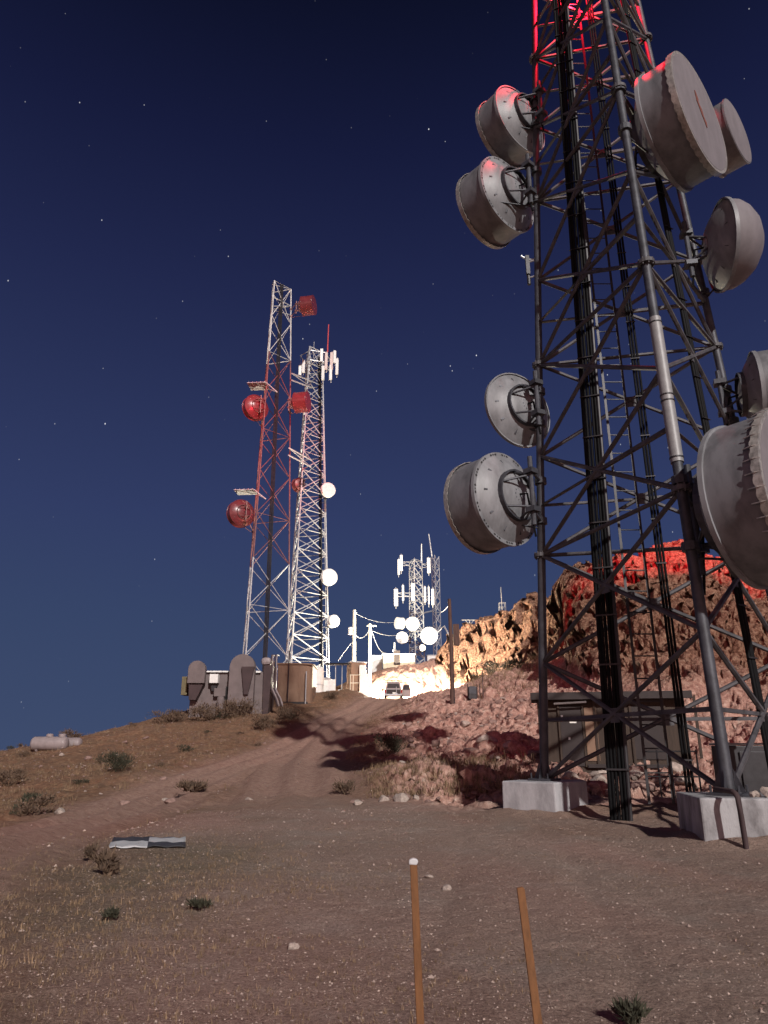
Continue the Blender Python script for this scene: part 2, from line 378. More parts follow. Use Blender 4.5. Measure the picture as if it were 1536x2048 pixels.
def build_terrain():
    az = list(np.radians(np.arange(-34, 36.01, .115)))
    a = math.radians(36.0); step = math.radians(.3)
    while a < math.radians(326 - 2):
        step = min(step * 1.25, math.radians(6)); a += step
        if a < math.radians(325.5): az.append(a)
    az = np.array(az)
    r = [.4]
    while r[-1] < 5200:
        q = r[-1]
        r.append(q * (1.03 if q < 2.5 else 1.0115 if q < 20 else 1.0058 if q < 58 else 1.0045 if q < 108 else 1.02 if q < 175 else 1.22))
    r = np.array(r); nr, na = len(r), len(az)
    RR, AA = np.meshgrid(r, az, indexing='ij')
    X = RR * np.sin(AA); Y = RR * np.cos(AA)
    Z = H(X, Y)
    pr, cz, s, uu = cliff(X, Y)
    cw = sst(.05, .3, s) * (s < 1.3)
    # sideways displacement so that the rock overhangs and steps
    Pn = np.stack([X, Y, Z], -1)
    def normals(Q):
        dr = np.gradient(Q, axis=0); da = np.roll(Q, -1, 1) - np.roll(Q, 1, 1)
        q = np.cross(da, dr); q /= np.maximum(np.linalg.norm(q, axis=-1, keepdims=True), 1e-9)
        return q * np.sign(q[..., 2:3] + 1e-12)
    n0 = normals(Pn)
    sd = sst(720, 880, uu) * (Y > 21.5) * (s < .3) * (1 - padmask(X, Y)) * sst(1.6, 3.4, road_d(X, Y)) * (1 - sst(64, 74, Y))
    sel = (cw > .01) | (sd > .01)
    p = Pn[sel]; W_ = p * np.array([1, 1, 1.25]) + 1.1 * np.stack([vnoise3(p * .45, 3), vnoise3(p * .45, 4), vnoise3(p * .45, 5)], -1)
    b1 = billow(W_ * .22, 3, 11) - .35; b2_ = billow(W_ * .62, 3, 23) - .35; b3 = billow(W_ * 1.7, 3, 37) - .35
    bed = p[:, 2] * .62 + p[:, 0] * .16 + 1.3 * vnoise3(p * .2, 9); bed = bed - np.floor(bed)
    dc = b1 * 2.3 - b2_ * 1.25 - b3 * .75 + .5 * (sst(.0, .2, bed) - bed)
    q_ = dc / .8 + vnoise3(p * .5, 77); fq = np.floor(q_); dc = .55 * dc + .45 * .8 * (fq + sst(.3, .7, q_ - fq) - .5)
    b4 = billow(W_ * 3.9, 2, 59) - .35; dc = dc - b4 * .32
    ds = b2_ * .55 + b3 * .55 + .12 * (sst(.0, .2, bed) - bed)
    amt = cw[sel] * dc * (1 - .3 * sst(.85, 1.05, s[sel])) + sd[sel] * (1 - cw[sel]) * ds
    Pn[sel] = p + (n0[sel] * np.array([1, 1, .8])) * amt[:, None]
    X, Y, Z = Pn[..., 0].copy(), Pn[..., 1].copy(), Pn[..., 2].copy()
    pm = padmask(X, Y); rd = road_d(X, Y); rw = (1 - sst(1.1, 3.6, rd + 1.2 * (fbm(X * .5, Y * .5, 3, 77) - .5))) * (1 - pm * .8)
    side = sst(690, 850, uu + 120 * (fbm(X * .3, Y * .3, 3, 71) - .5)) * (Y > 20) * (1 - rw)
    bankm = np.zeros_like(X)
    bu = 768 + X / np.maximum(Y, 1) * FPX * .93
    bankm = ((bu > 790) & (bu < 1320) & (Y > 22) & (Y < 26.6)) * (1 - pm)
    nn = normals(Pn)
    i, j = np.meshgrid(np.arange(nr - 1), np.arange(na), indexing='ij'); j2 = (j + 1) % na
    F = np.stack([i * na + j, i * na + j2, (i + 1) * na + j2, (i + 1) * na + j], -1).reshape(-1, 4)
    fm = lambda q: q.reshape(-1)[F].mean(1)
    fp, fr, fc = fm(pm), fm(rw), fm(cw)
    cls = np.zeros(len(F), int)
    cls[fp > .5] = 1; cls[(fr > .5) & (fp <= .5)] = 2; cls[fc > .4] = 3
    pmc = padmask(X, Y, -7.5, 3.0)
    cols = np.stack([np.maximum(rw, (1 - pmc) * pm), side, pmc, cw], -1).reshape(-1, 4)
    weed = sst(.2, .62, fbm(X * .35, Y * .35, 3, 83) * .75 + np.clip(-.25 - X / np.maximum(Y, 1) * 1.0, -.4, .5)) * pm
    ex = np.stack([bankm, weed, np.zeros_like(X), np.ones_like(X)], -1).reshape(-1, 4)
    V = Pn.reshape(-1, 3); NN = nn.reshape(-1, 3)
    mt = terrain_mat()
    for c, nm in enumerate(('ground', 'gravel_pad', 'dirt_road', 'rocky_hill')):
        f = F[cls == c]
        ids, inv = np.unique(f, return_inverse=True); f = inv.reshape(-1, 4)
        vv = V[ids]
        if c == 0 and False: pass
        me = bpy.data.meshes.new(nm)
        me.vertices.add(len(vv)); me.vertices.foreach_set('co', vv.astype(np.float32).ravel())
        me.loops.add(len(f) * 4); me.loops.foreach_set('vertex_index', f.astype(np.int32).ravel())
        me.polygons.add(len(f)); me.polygons.foreach_set('loop_start', np.arange(0, len(f) * 4, 4, dtype=np.int32))
        me.polygons.foreach_set('use_smooth', np.ones(len(f), bool))
        me.update(calc_edges=True)
        me.normals_split_custom_set_from_vertices(NN[ids].tolist())
        at = me.color_attributes.new('w', 'FLOAT_COLOR', 'POINT'); at.data.foreach_set('color', cols[ids].astype(np.float32).ravel())
        at = me.color_attributes.new('e', 'FLOAT_COLOR', 'POINT'); at.data.foreach_set('color', ex[ids].astype(np.float32).ravel())
        me.materials.append(mt)
        o = bpy.data.objects.new(nm, me); C.objects.link(o); o['kind'] = 'structure'

def terrain_mat():
    m = bpy.data.materials.new('mountain_soil'); m.use_nodes = True
    n = m.node_tree.nodes; k = m.node_tree.links; b = n['Principled BSDF']; b.inputs['Roughness'].default_value = .95
    b.inputs['Specular IOR Level'].default_value = .15
    g = n.new('ShaderNodeNewGeometry')
    def noise(sc, det=5, ro=.6):
        q = n.new('ShaderNodeTexNoise'); q.inputs['Scale'].default_value = sc; q.inputs['Detail'].default_value = det; q.inputs['Roughness'].default_value = ro
        k.new(g.outputs['Position'], q.inputs['Vector']); return q.outputs['Fac']
    def rmp(f, *st):
        r = n.new('ShaderNodeValToRGB'); k.new(f, r.inputs[0])
        while len(r.color_ramp.elements) < len(st): r.color_ramp.elements.new(.5)
        for e, (p, c) in zip(r.color_ramp.elements, st): e.position = p; e.color = (*c, 1)
        return r.outputs[0]
    def mix(f, a, b_, bt='MIX'):
        x = n.new('ShaderNodeMix'); x.data_type = 'RGBA'; x.blend_type = bt
        if isinstance(f, float): x.inputs[0].default_value = f
        else: k.new(f, x.inputs[0])
        k.new(a, x.inputs[6]); k.new(b_, x.inputs[7]); return x.outputs[2]
    a1 = n.new('ShaderNodeAttribute'); a1.attribute_name = 'w'; s1 = n.new('ShaderNodeSeparateColor'); k.new(a1.outputs['Color'], s1.inputs[0])
    a2 = n.new('ShaderNodeAttribute'); a2.attribute_name = 'e'; s2 = n.new('ShaderNodeSeparateColor'); k.new(a2.outputs['Color'], s2.inputs[0])
    nf = noise(34, 6, .7); nm_ = noise(4.5, 6, .65); nl = noise(.55, 4, .6); nvf = noise(120, 3, .7)
    slope = mix(nl, rmp(nm_, (.3, (0.145, 0.081, 0.049)), (.5, (0.244, 0.144, 0.086)), (.68, (0.356, 0.232, 0.144))),
                rmp(nm_, (.3, (0.185, 0.085, 0.055)), (.52, (0.264, 0.140, 0.090)), (.7, (0.330, 0.220, 0.138))))
    roadc = rmp(nm_, (.3, (.28, .165, .128)), (.55, (.385, .245, .195)), (.75, (.45, .305, .25)))
    rock = rmp(nm_, (.28, (0.241, 0.109, 0.090)), (.45, (0.480, 0.269, 0.215)), (.6, (0.640, 0.406, 0.330)), (.75, (0.750, 0.609, 0.507)))
    padc = mix(nl, rmp(nf, (.30, (0.190, 0.140, 0.116)), (.5, (0.379, 0.283, 0.234)), (.68, (0.514, 0.395, 0.333))),
               rmp(nf, (.30, (0.200, 0.130, 0.107)), (.5, (0.391, 0.265, 0.215)), (.70, (0.524, 0.378, 0.311))))
    clc = mix(nl, rmp(nm_, (.38, (0.210, 0.094, 0.063)), (.5, (0.392, 0.202, 0.137)), (.60, (0.532, 0.319, 0.220))),
              rmp(nm_, (.38, (0.210, 0.111, 0.073)), (.5, (0.406, 0.227, 0.152)), (.62, (0.532, 0.351, 0.244))))
    slope = mix(rmp(noise(1.3, 5, .7), (.42, (0, 0, 0)), (.66, (.7, .7, .7))), slope, rmp(nf, (.3, (.09, .062, .045)), (.55, (.16, .11, .08)), (.75, (.30, .22, .165))))
    c = mix(s1.outputs[1], slope, rock)
    ck = n.new('ShaderNodeTexVoronoi'); ck.feature = 'DISTANCE_TO_EDGE'; ck.inputs['Scale'].default_value = .85; wv = n.new('ShaderNodeTexNoise'); wv.inputs['Scale'].default_value = 1.1; wv.inputs['Detail'].default_value = 5; k.new(g.outputs['Position'], wv.inputs['Vector'])
    wa = n.new('ShaderNodeMix'); wa.data_type = 'RGBA'; wa.blend_type = 'ADD'; wa.inputs[0].default_value = 2.2; wa.clamp_factor = False; k.new(g.outputs['Position'], wa.inputs[6]); k.new(wv.outputs['Color'], wa.inputs[7]); k.new(wa.outputs[2], ck.inputs['Vector'])
    clc = mix(1.0, clc, rmp(ck.outputs['Distance'], (.0, (.42, .36, .34)), (.05, (1, 1, 1))), 'MULTIPLY')
    c = mix(a1.outputs['Alpha'], c, clc)
    c = mix(s1.outputs[0], c, roadc)
    wd = n.new('ShaderNodeMath'); wd.operation = 'MULTIPLY'; k.new(s2.outputs[1], wd.inputs[0]); k.new(noise(1.6, 5, .7), wd.inputs[1])
    padc = mix(rmp(noise(.28, 4, .55), (.35, (0, 0, 0)), (.68, (.55, .55, .55))), padc, rmp(nf, (.3, (.15, .098, .078)), (.5, (.26, .18, .145)), (.7, (.36, .26, .21))))
    padc = mix(rmp(noise(.9, 3, .5), (.52, (0, 0, 0)), (.70, (.5, .5, .5))), padc, rmp(nf, (.3, (.22, .175, .15)), (.5, (.40, .33, .285)), (.7, (.54, .46, .40))))
    padc = mix(wd.outputs[0], padc, rmp(nf, (.3, (.055, .052, .028)), (.5, (.13, .112, .06)), (.7, (.24, .19, .11))))
    c = mix(s1.outputs[2], c, padc)
    # fine grain
    gr = rmp(nvf, (.3, (.55, .55, .55)), (.7, (1.35, 1.35, 1.35)))
    c = mix(1.0, c, gr, 'MULTIPLY')
    k.new(c, b.inputs['Base Color'])
    ma = n.new('ShaderNodeMath'); ma.operation = 'MULTIPLY_ADD'; k.new(nf, ma.inputs[0]); ma.inputs[1].default_value = .35; k.new(nm_, ma.inputs[2])
    bp = n.new('ShaderNodeBump'); bp.inputs['Strength'].default_value = .9; md_ = n.new('ShaderNodeMath'); md_.operation = 'MULTIPLY_ADD'; k.new(a1.outputs['Alpha'], md_.inputs[0]); md_.inputs[1].default_value = .5; md_.inputs[2].default_value = .14; k.new(md_.outputs[0], bp.inputs['Distance'])
    k.new(ma.outputs[0], bp.inputs['Height'])
    b2 = n.new('ShaderNodeBump'); b2.inputs['Strength'].default_value = .6; b2.inputs['Distance'].default_value = .02
    k.new(nvf, b2.inputs['Height']); k.new(bp.outputs[0], b2.inputs['Normal']); k.new(b2.outputs[0], b.inputs['Normal'])
    return m
build_terrain()

# ---------------------------------------------------------------- lattice towers
def tower(name, label, base, r0, r1, z0, z1, rot, npan, leg_r, br_r, mleg, mbr, horiz=2, flange=True, nmax=96, legs=3, bands=None, n=8, vis=None):
    """legs: pipe legs at rot + k*120; panels of crossed diagonals; vis(face,panel) decides which bars get first places"""
    cx, cy = base
    root = thing(name, label, 'tower', (cx, cy, z0))
    def leg(k, z):
        r = r0 + (r1 - r0) * (z - z0) / (z1 - z0); a = rot + k * 2 * math.pi / legs
        return Vector((cx + r * math.cos(a), cy + r * math.sin(a), z))
    zs = [z0 + (z1 - z0) * i / npan for i in range(npan + 1)]
    for k in range(legs):
        mb = MB()
        if bands:
            for i in range(len(zs) - 1):
                mb.mi = bands(zs[i]); mb.tube([leg(k, zs[i]), leg(k, zs[i + 1])], leg_r, n, cap=False)
        else: mb.tube([leg(k, z0), leg(k, z1)], [leg_r, leg_r * .8], n)
        o = mb.build('leg', mleg, root, smooth=True)
        if flange:
            for i, z in enumerate(zs):
                if i % 2 == 0:
                    fb = MB(); fb.lathe(leg(k, z - .05), (0, 0, 1), [(0, leg_r), (0, leg_r * 1.75), (.1, leg_r * 1.75), (.1, leg_r)], 16)
                    for q in range(8):
                        t = q * math.pi / 4; c0 = leg(k, z - .1); 
                        fb.tube([c0 + Vector((math.cos(t), math.sin(t), 0)) * leg_r * 1.45, c0 + Vector((math.cos(t), math.sin(t), 0)) * leg_r * 1.45 + Vector((0, 0, .2))], .018, 5)
                    fb.build('flange', mbr if not isinstance(mbr, list) else mbr[0], o)
    rest = MB(); cnt = 0
    def bar(a, b, w, nm):
        nonlocal cnt
        mb = MB()
        mi = bands((a.z + b.z) / 2) if bands else 0
        if cnt < nmax: mb.mi = mi; mb.tube([a, b], w, 6) if n > 6 else mb.angle(a, b, w * 2); mb.build(nm, mbr, root, smooth=False); cnt += 1
        else: rest.mi = mi; rest.tube([a, b], w, 5, cap=False)
    for i in range(npan):
        for k in range(legs):
            k2 = (k + 1) % legs; a0, a1, b0, b1 = leg(k, zs[i]), leg(k, zs[i + 1]), leg(k2, zs[i]), leg(k2, zs[i + 1])
            bar(a0, b1, br_r, 'diagonal_brace'); bar(b0, a1, br_r, 'diagonal_brace')
    for i in range(1, npan + 1):
        if i % horiz == 0:
            for k in range(legs): bar(leg(k, zs[i]), leg((k + 1) % legs, zs[i]), br_r, 'horizontal_brace')
    if rest.v:
        o = rest.build('bracing', mbr, root); o['kind'] = 'stuff'
    return root, leg, zs

TC = (6.98, 17.35); TROT = 2.41427575
bigR = lambda z: 3.718 - .0645 * (z - .75)
big, bleg, bzs = tower('lattice_tower', 'tall dark three-legged steel lattice tower in the right foreground, loaded with grey dishes',
                       TC, bigR(.78), bigR(36.78), .78, 36.78, TROT, 12, .118, .058, M['steel'], M['steel2'], horiz=2, nmax=99, n=14)
# secondary bracing, gussets, base plates, pale leg stretch
for k in range(3):
    mb = MB(); c = bleg(k, .78)
    mb.box((c.x, c.y, .79), (.62, .62, .05), TROT); 
    for q in range(4):
        t = TROT + q * math.pi / 2 + .78; mb.tube([(c.x + .34 * math.cos(t), c.y + .34 * math.sin(t), .76), (c.x + .34 * math.cos(t), c.y + .34 * math.sin(t), .95)], .022, 6)
    for q in range(4):
        t = TROT + q * math.pi / 2; mb.prism([(0, 0), (.17, 0), (0, .4)], (c.x + .12 * math.cos(t), c.y + .12 * math.sin(t), .815), (math.cos(t), math.sin(t), 0), (0, 0, 1), (-.015 * math.sin(t), .015 * math.cos(t), 0))
    mb.build('base_plate', M['steel'], big)
mb = MB()
for i in range(12):
    z = bzs[i] + 1.5
    for k in range(3):
        a, b = bleg(k, z), bleg((k + 1) % 3, z); mid = (a + b) / 2
        if i % 2 == 0 or i > 6:
            mb.angle(a, a.lerp(mid, .98), .09); mb.angle(b, b.lerp(mid, .98), .09)
        mb.box(mid, (.32, .03, .32), math.atan2(b.y - a.y, b.x - a.x))
mb.build('secondary_bracing', M['steel2'], big)['kind'] = 'stuff'
a, b = bleg(1, 7.4), bleg(1, 11.15)
mb = MB(); mb.tube([a, b], .138, 16)  # slightly thicker, paler tube over part of the near leg
mb.build('pale_leg_stretch', M['leglight'], big, smooth=True)['label'] = 'pale grey stretch of the near leg'
for q in (7.5, 8.9, 9.05, 11.0):
    mb = MB(); mb.lathe(bleg(1, q), (0, 0, 1), [(0, .139), (0, .15), (.03, .15), (.03, .139)], 16); mb.build('clamp_band', M['dark'], big)
# inner ladder
mb = MB(); lx, ly = 6.64, 18.3
for s_ in (-.29, .29): mb.angle((lx + s_, ly, .3), (lx + s_, ly, 36), .07)
z = 1.0
while z < 36: mb.tube([(lx - .29, ly, z), (lx + .29, ly, z)], .018, 6); z += .56
mb.build('ladder', M['dark'], big)
# torque rings / small platform under the frame top
for z in (24.8, 30.8):
    for k in range(3):
        mb = MB(); a, b = bleg(k, z), bleg((k + 1) % 3, z); mb.angle(a.lerp(b, .35), a.lerp(bleg((k + 2) % 3, z), .35), .1)
        mb.build('inner_brace', M['steel2'], big)

def block(center, sx_, sy_, h, rot, label, m, name='concrete_footing'):
    mb = MB(); mb.box((center[0], center[1], h / 2 - .3), (sx_, sy_, h + .6), rot, .985, .985)
    o = mb.build(name, m, bevel=.035); return tag(o, label, 'footing')
l0, r0_, t0 = bleg(0, .78), bleg(1, .78), bleg(2, .78)
block((l0.x, l0.y), 1.55, 1.75, .76, R(-42), 'smooth pale concrete footing under the left tower leg', M['conc'])
rb = block((r0_.x + .22, r0_.y + .1), 1.85, 1.8, .77, R(-9), 'big stained concrete footing under the near right tower leg, pipe down its front', M['conc2'])
block((t0.x, t0.y), 1.8, 1.8, .76, R(12), 'concrete footing of the rear tower leg at the right edge', M['conc2'])
# pipe and stones on the near block
fr = P(1492, 1690, 12.55)
mb = MB(); mb.tube([(fr.x, fr.y, -.1), (fr.x - .01, fr.y, .5), (fr.x - .02, fr.y, .80), (fr.x - .03, fr.y + .03, .86), (fr.x - .04, fr.y + .12, .89), (fr.x - .06, fr.y + .7, .90)], .045, 10)
tag(mb.build('conduit_pipe', M['stucco2'], smooth=True), 'dark conduit pipe down the front of the big stained footing', 'pipe')

# cable bundles
def bundle(bot, top, n, rows, pitch, rad, dirv, label, z0=0., jitter=.01, sway=.0):
    bot, top = Vector(bot), Vector(top); dv = Vector(dirv).normalized(); nv = Vector((0, 0, 1)).cross(dv)
    root = thing('cable_bundle', label, 'cables', bot)
    for r_ in range(rows):
        for i in range(n):
            off = dv * ((i - (n - 1) / 2) * pitch + random.uniform(-jitter, jitter)) + nv * (r_ * pitch * 1.1 + random.uniform(-jitter, jitter))
            pts = []
            for q in range(9):
                t = q / 8; w = off * (1 if 0 < q < 8 else 1)
                pts.append(bot.lerp(top, t) + w + dv * sway * math.sin(t * 9 + i) )
            mb = MB(); mb.tube(pts, rad * random.uniform(.85, 1.1), 8, cap=False)
            mb.build('cable', M['cable'] if not (r_ == 0 and i == n - 1 and n > 5) else M['dark'], root, smooth=True)
    L_ = (top - bot).length; q = 1.2
    while q < L_:
        c = bot.lerp(top, q / L_); wv = dv * ((n + .4) * pitch / 2)
        mb = MB(); mb.angle(c - wv + nv * -.06, c + wv + nv * -.06, .04); q += 1.2
        mb.build('clamp_rail', M['dark'], root)
    return root
bundle((5.42, 17.55, -.1), (6.16, 17.05, 36), 6, 2, .084, .042, (.34, -.94, 0) if False else (.9, -.35, 0), 'thick black bundle of cables running up the near face of the big tower')
bundle((7.18, 17.8, .1), (7.12, 17.8, 36), 3, 1, .075, .036, (1, -.2, 0), 'thin black cable run up the middle of the big tower')
bundle((8.35, 16.1, -.1), (7.55, 16.9, 36), 3, 1, .085, .042, (.85, .5, 0), 'black cable run up the right face of the big tower, beside the pale drum dishes')

# ---------------------------------------------------------------- dishes
def dish(label, c, az, D, L, el=0., style='drum', back=None, seg=48, leg=None, mats=None, hooks=0, holes=False, mark=False, mount=True, group=None, red=False, mring=.52):
    """c = rim centre (where reflector meets shroud); az = heading of the beam (degrees, 0 = +X, 90 = +Y)"""
    c = Vector(c); ax = Vector((math.cos(R(az)) * math.cos(R(el)), math.sin(R(az)) * math.cos(R(el)), math.sin(R(el))))
    md, ms, mr_ = mats or (M['dish'], M['shroud'], M['radome'])
    root = thing('dish_antenna', label, 'dish antenna', c, group)
    r = D / 2; dep = D * .2
    side = Vector((0, 0, 1)).cross(ax).normalized(); up = ax.cross(side)
    mb = MB()   # reflector shell, outer and inner faces
    pr = [(-dep * (1 - (q / 10) ** 2), r * q / 10) for q in range(1, 11)]
    pr = [(-dep, .02)] + pr
    mb.lathe(c, ax, pr + [(.0, r * .985)] + [(a + .02, q * .975) for a, q in pr[::-1]], seg)
    mb.lathe(c, ax, [(-.05, r * (.93 if holes else 1)), (-.05, r * 1.035), (.05, r * 1.035), (.05, r)], seg)
    if holes:
        mb.mi = 1
        for g_ in range(16):
            for w in (-1, 0, 1):
                t = (g_ + w * .2) * 2 * math.pi / 16; sz = r * (.036 if w else .026)
                o = c + ax * -.054 + (side * math.cos(t) + up * math.sin(t)) * r * .985
                tt = -side * math.sin(t) + up * math.cos(t); rr = side * math.cos(t) + up * math.sin(t)
                mb.add([o + tt * sz, o + rr * sz * .8, o - tt * sz, o - rr * sz * .8], [(0, 1, 2, 3)])
        mb.mi = 0
    mb.build('reflector', [md, M['hole']], root, smooth=True)
    if style == 'drum':
        mb = MB(); mb.lathe(c, ax, [(.05, r), (L, r), (L, r * 1.03), (L + .06, r * 1.03), (L + .06, r * .985), (L, r * .985), (.06, r * .985)], seg)
        mb.build('shroud', ms, root, smooth=True)
        mb = MB(); mb.lathe(c, ax, [(L + .045, r * 1.0), (L + .075, r * .99), (L + .095, r * .6), (L + .1, .01)], seg, capb=True)
        rd_ = mb.build('radome', mr_, root, smooth=True)
        if D > 2.4 and seg > 40:
            mb = MB(); n_ = 168; vs = []; fs = []
            for j in range(n_):
                t = 2 * math.pi * j / n_; rr = side * math.cos(t) + up * math.sin(t); q = .009 * ((j // 2) % 2)
                vs += [c + ax * (L + .07) + rr * r * .99, c + ax * (L + .072) + rr * r * 1.042, c + ax * (L - .07 - q * 2.5) + rr * r * 1.045, c + ax * (L - .07 - q * 2.5) + rr * r * 1.032]
            for j in range(n_):
                for e in range(3): fs.append((4 * j + e, 4 * j + e + 1, 4 * ((j + 1) % n_) + e + 1, 4 * ((j + 1) % n_) + e))
            mb.add(vs, fs); mb.build('rim_band', M['rim'], root)
        if hooks:
            hm = None
            for h_ in range(hooks):
                t = h_ * 2 * math.pi / hooks
                rr = side * math.cos(t) + up * math.sin(t)
                hb = MB(); o = c + ax * (L - .06) + rr * r * 1.03
                hb.tube([o + ax * -.16, o + rr * .035 + ax * .02, o + ax * .14], .014, 5)
                hb.build('hook', M['rim'], root)
        if mark:
            mb = MB(); o = c + ax * (L + .115)
            pts = [(-.16, .34), (-.11, .22), (-.12, .14), (-.03, .06), (.02, -.06), (.10, -.13), (.13, -.24)]
            vs = []
            for q, (px, py) in enumerate(pts):
                w = (.012, .05, .035, .06, .04, .05, .01)[q]
                vs += [o + side * (px - w) * r + up * py * r, o + side * (px + w) * r + up * (py + .01) * r]
            mb.add([p + ax * -.012 for p in vs] + vs, [(2 * q, 2 * q + 1, 2 * q + 3, 2 * q + 2) for q in range(6)] + [(14 + 2 * q, 14 + 2 * q + 1, 14 + 2 * q + 3, 14 + 2 * q + 2) for q in range(6)] + [(2 * q + e, 2 * q + 2 + e, 16 + 2 * q + e, 14 + 2 * q + e) for q in range(6) for e in (0, 1)])
            mb.build('mark', M['rust'], rd_)
    elif style == 'dome':
        mb = MB(); mb.lathe(c, ax, [(.05, r), (.08 + L * .25, r * .97), (.08 + L * .5, r * .86), (.08 + L * .75, r * .66), (.08 + L * .92, r * .4), (.08 + L, .02)], seg)
        mb.build('radome', mr_, root, smooth=True)
    else:  # open dish: feed on struts
        mb = MB(); mb.lathe(c, ax, [(-dep + .02, .06), (D * .25, .06), (D * .25, .12), (D * .3, .12), (D * .3, .01)], 12)
        mb.build('feed', M['dark'], root)
    if mount:
        mb = MB(); b0 = c - ax * (dep * .72); rr0 = r * mring
        mb.lathe(b0, ax, [(-.12, rr0), (-.12, rr0 * 1.08), (.06, rr0 * 1.08), (.06, rr0)], 28)
        bk = c - ax * (dep + .42)
        for q in range(6):
            t = q * math.pi / 3 + .4; rr = side * math.cos(t) + up * math.sin(t)
            mb.tube([b0 + rr * rr0, bk + up * (.35 * r if rr.dot(up) > 0 else -.35 * r)], .035, 6)
        for q in range(10):
            t = q * math.pi / 5; rr = side * math.cos(t) + up * math.sin(t)
            mb.angle(c - ax * dep * .95 + rr * r * .12, c - ax * (dep * .32) + rr * r * .82, .05)
        pz = bk
        mb.tube([pz - Vector((0, 0, r * .75)), pz + Vector((0, 0, r * .75))], .07, 10)
        for s_ in (-.42, .42): mb.box(pz + Vector((0, 0, s_ * r)), (.3, .3, .14), R(az))
        if leg:
            for s_ in (-.45, .45):
                z = pz.z + s_ * r; lp = leg(z) if callable(leg) else Vector(leg)
                mb.tube([Vector((pz.x, pz.y, z)), Vector((lp.x, lp.y, z))], .05, 8)
                mb.lathe((lp.x, lp.y, z - .09), (0, 0, 1), [(0, .1), (0, .18), (.18, .18), (.18, .1)], 12)
            lp = leg(pz.z - .9 * r) if callable(leg) else Vector(leg)
            mb.tube([c - ax * .02 + side * r * .7 - up * r * .6, Vector((lp.x, lp.y, pz.z - .6 * r))], .028, 6)
        mb.build('mount', M['steel'] if not red else M['redlit'], root)
    # feed line at the back
    mb = MB(); q0 = c - ax * dep
    mb.tube([q0, q0 - ax * .25 - up * .05, q0 - ax * .35 - up * .5 * r, q0 - ax * .45 - up * 1.0 * r], .03, 6)
    mb.build('feed_line', M['cable'], root, smooth=True)
    return root
LL = lambda z: bleg(0, z)
LR = lambda z: bleg(1, z)
LT = lambda z: bleg(2, z)
def pc(u, v, Y): return P(u, v, Y)
dish('topmost drum dish on the left tower leg, its back edged with red light', pc(1040, 240, 19.2), 128, 2.45, .85, leg=LL, hooks=0)
dish('second drum dish from the top on the left leg, red lit struts behind it', pc(1014, 390, 19.4), 130, 2.65, 1.0, leg=LL, holes=True)
dish('shallow pale dish without a drum, third down on the left leg', pc(1036, 820, 19.5), 118, 2.35, .1, style='open', leg=LL)
dish('lowest drum dish on the left leg, ring of dark holes round its back', pc(1011, 998, 19.3), 130, 2.7, 1.05, leg=LL, holes=True)
dish('largest drum dish high on the right of the tower, flat pale face turned right', pc(1332, 268, 15.6), -46, 3.3, .9, leg=LR, mark=True)
dish('small drum dish peeping out behind the large one high on the right', pc(1424, 292, 19.2), -46, 2.2, .8, leg=LT)
dish('dish with bulging grey cover at the right edge, white lit patch on its left', pc(1444, 492, 16.8), -8, 2.5, .95, style='dome', leg=LT, mring=.22)
dish('brownish drum dish cut off by the right edge above the biggest pale dish', pc(1512, 785, 17.5), -20, 2.2, 1.1, leg=LT)
dish('huge pale drum dish low at the right edge with hooks round its rim', pc(1490, 1012, 13.6), -52, 3.3, 1.05, leg=LR, mark=True, hooks=40)

def panel(label, p, h, w=.3, d=.16, rot=0., group='panel antennas', m='white', parent=None, name='panel_antenna'):
    mb = MB(); mb.box((p[0], p[1], p[2]), (w, d, h), rot)
    mb.tube([(p[0] - .22 * math.sin(-rot), p[1] + .22, p[2] - h * .65), (p[0] - .22 * math.sin(-rot), p[1] + .22, p[2] + h * .62)], .04, 6)
    for s_ in (-.35, .35): mb.box((p[0], p[1] + .14, p[2] + s_ * h), (.1, .22, .08), rot)
    return tag(mb.build(name, M[m], bevel=.02), label, 'antenna', group)
q = P(1056, 535, 19.3)
t_ = thing('bracket_antenna', 'small dark antenna on a bracket on the left leg, above mid height', 'antenna', q)
mb = MB(); mb.tube([q + Vector((0, 0, -.65)), q + Vector((0, 0, .3))], .06, 8); mb.box(q + Vector((-.02, -.05, .05)), (.12, .1, .7)); mb.build('antenna_body', M['dark'], t_)
mb = MB(); lp = bleg(0, q.z)
for s_ in (-.4, .2): mb.tube([q + Vector((0, 0, s_)), Vector((lp.x, lp.y, q.z + s_))], .03, 6)
mb.tube([q + Vector((-.2, 0, .45)), q + Vector((0, 0, .3)), q + Vector((.25, .1, .4))], .03, 6)
mb.build('bracket', M['galv'], t_)

# red obstruction lamps on the big tower, just above the frame
b2 = bleg(0, 26.9) * .46 + bleg(1, 26.9) * .27 + bleg(2, 26.9) * .27
t_ = thing('obstruction_light', 'red obstruction lamp inside the big tower near the top of the photo', 'lamp', b2)
mb = MB(); mb.lathe(b2, (0, 0, 1), [(0, .02), (0, .16), (.05, .16), (.05, .12)], 16); mb.tube([b2, bleg(0, 26.6)], .03, 6); mb.build('base', M['dark'], t_)
mb = MB(); mb.lathe(b2, (0, 0, 1), [(.055, .11), (.25, .12), (.33, .07), (.35, .01)], 16, capa=True); mb.build('lens', M['redlamp'], t_, smooth=True)
RED = (1, .012, .035)
lamp('obstruction_lamp', 'POINT', b2 + Vector((0, 0, .6)), 5600, RED, .15)
top = Vector((6.98, 17.35, 36.6))
lamp('beacon_towards_summit', 'SPOT', top + Vector((-.8, .8, .3)), 260000, RED, .3, aim=P(535, 870, 79), cone=20, blend=.6)
lamp('beacon_towards_cliff', 'SPOT', top + Vector((.8, .8, .3)), 260000, RED, .3, aim=P(1430, 1150, 51), cone=17, blend=1.0).scale = (2.0, 1, 1)

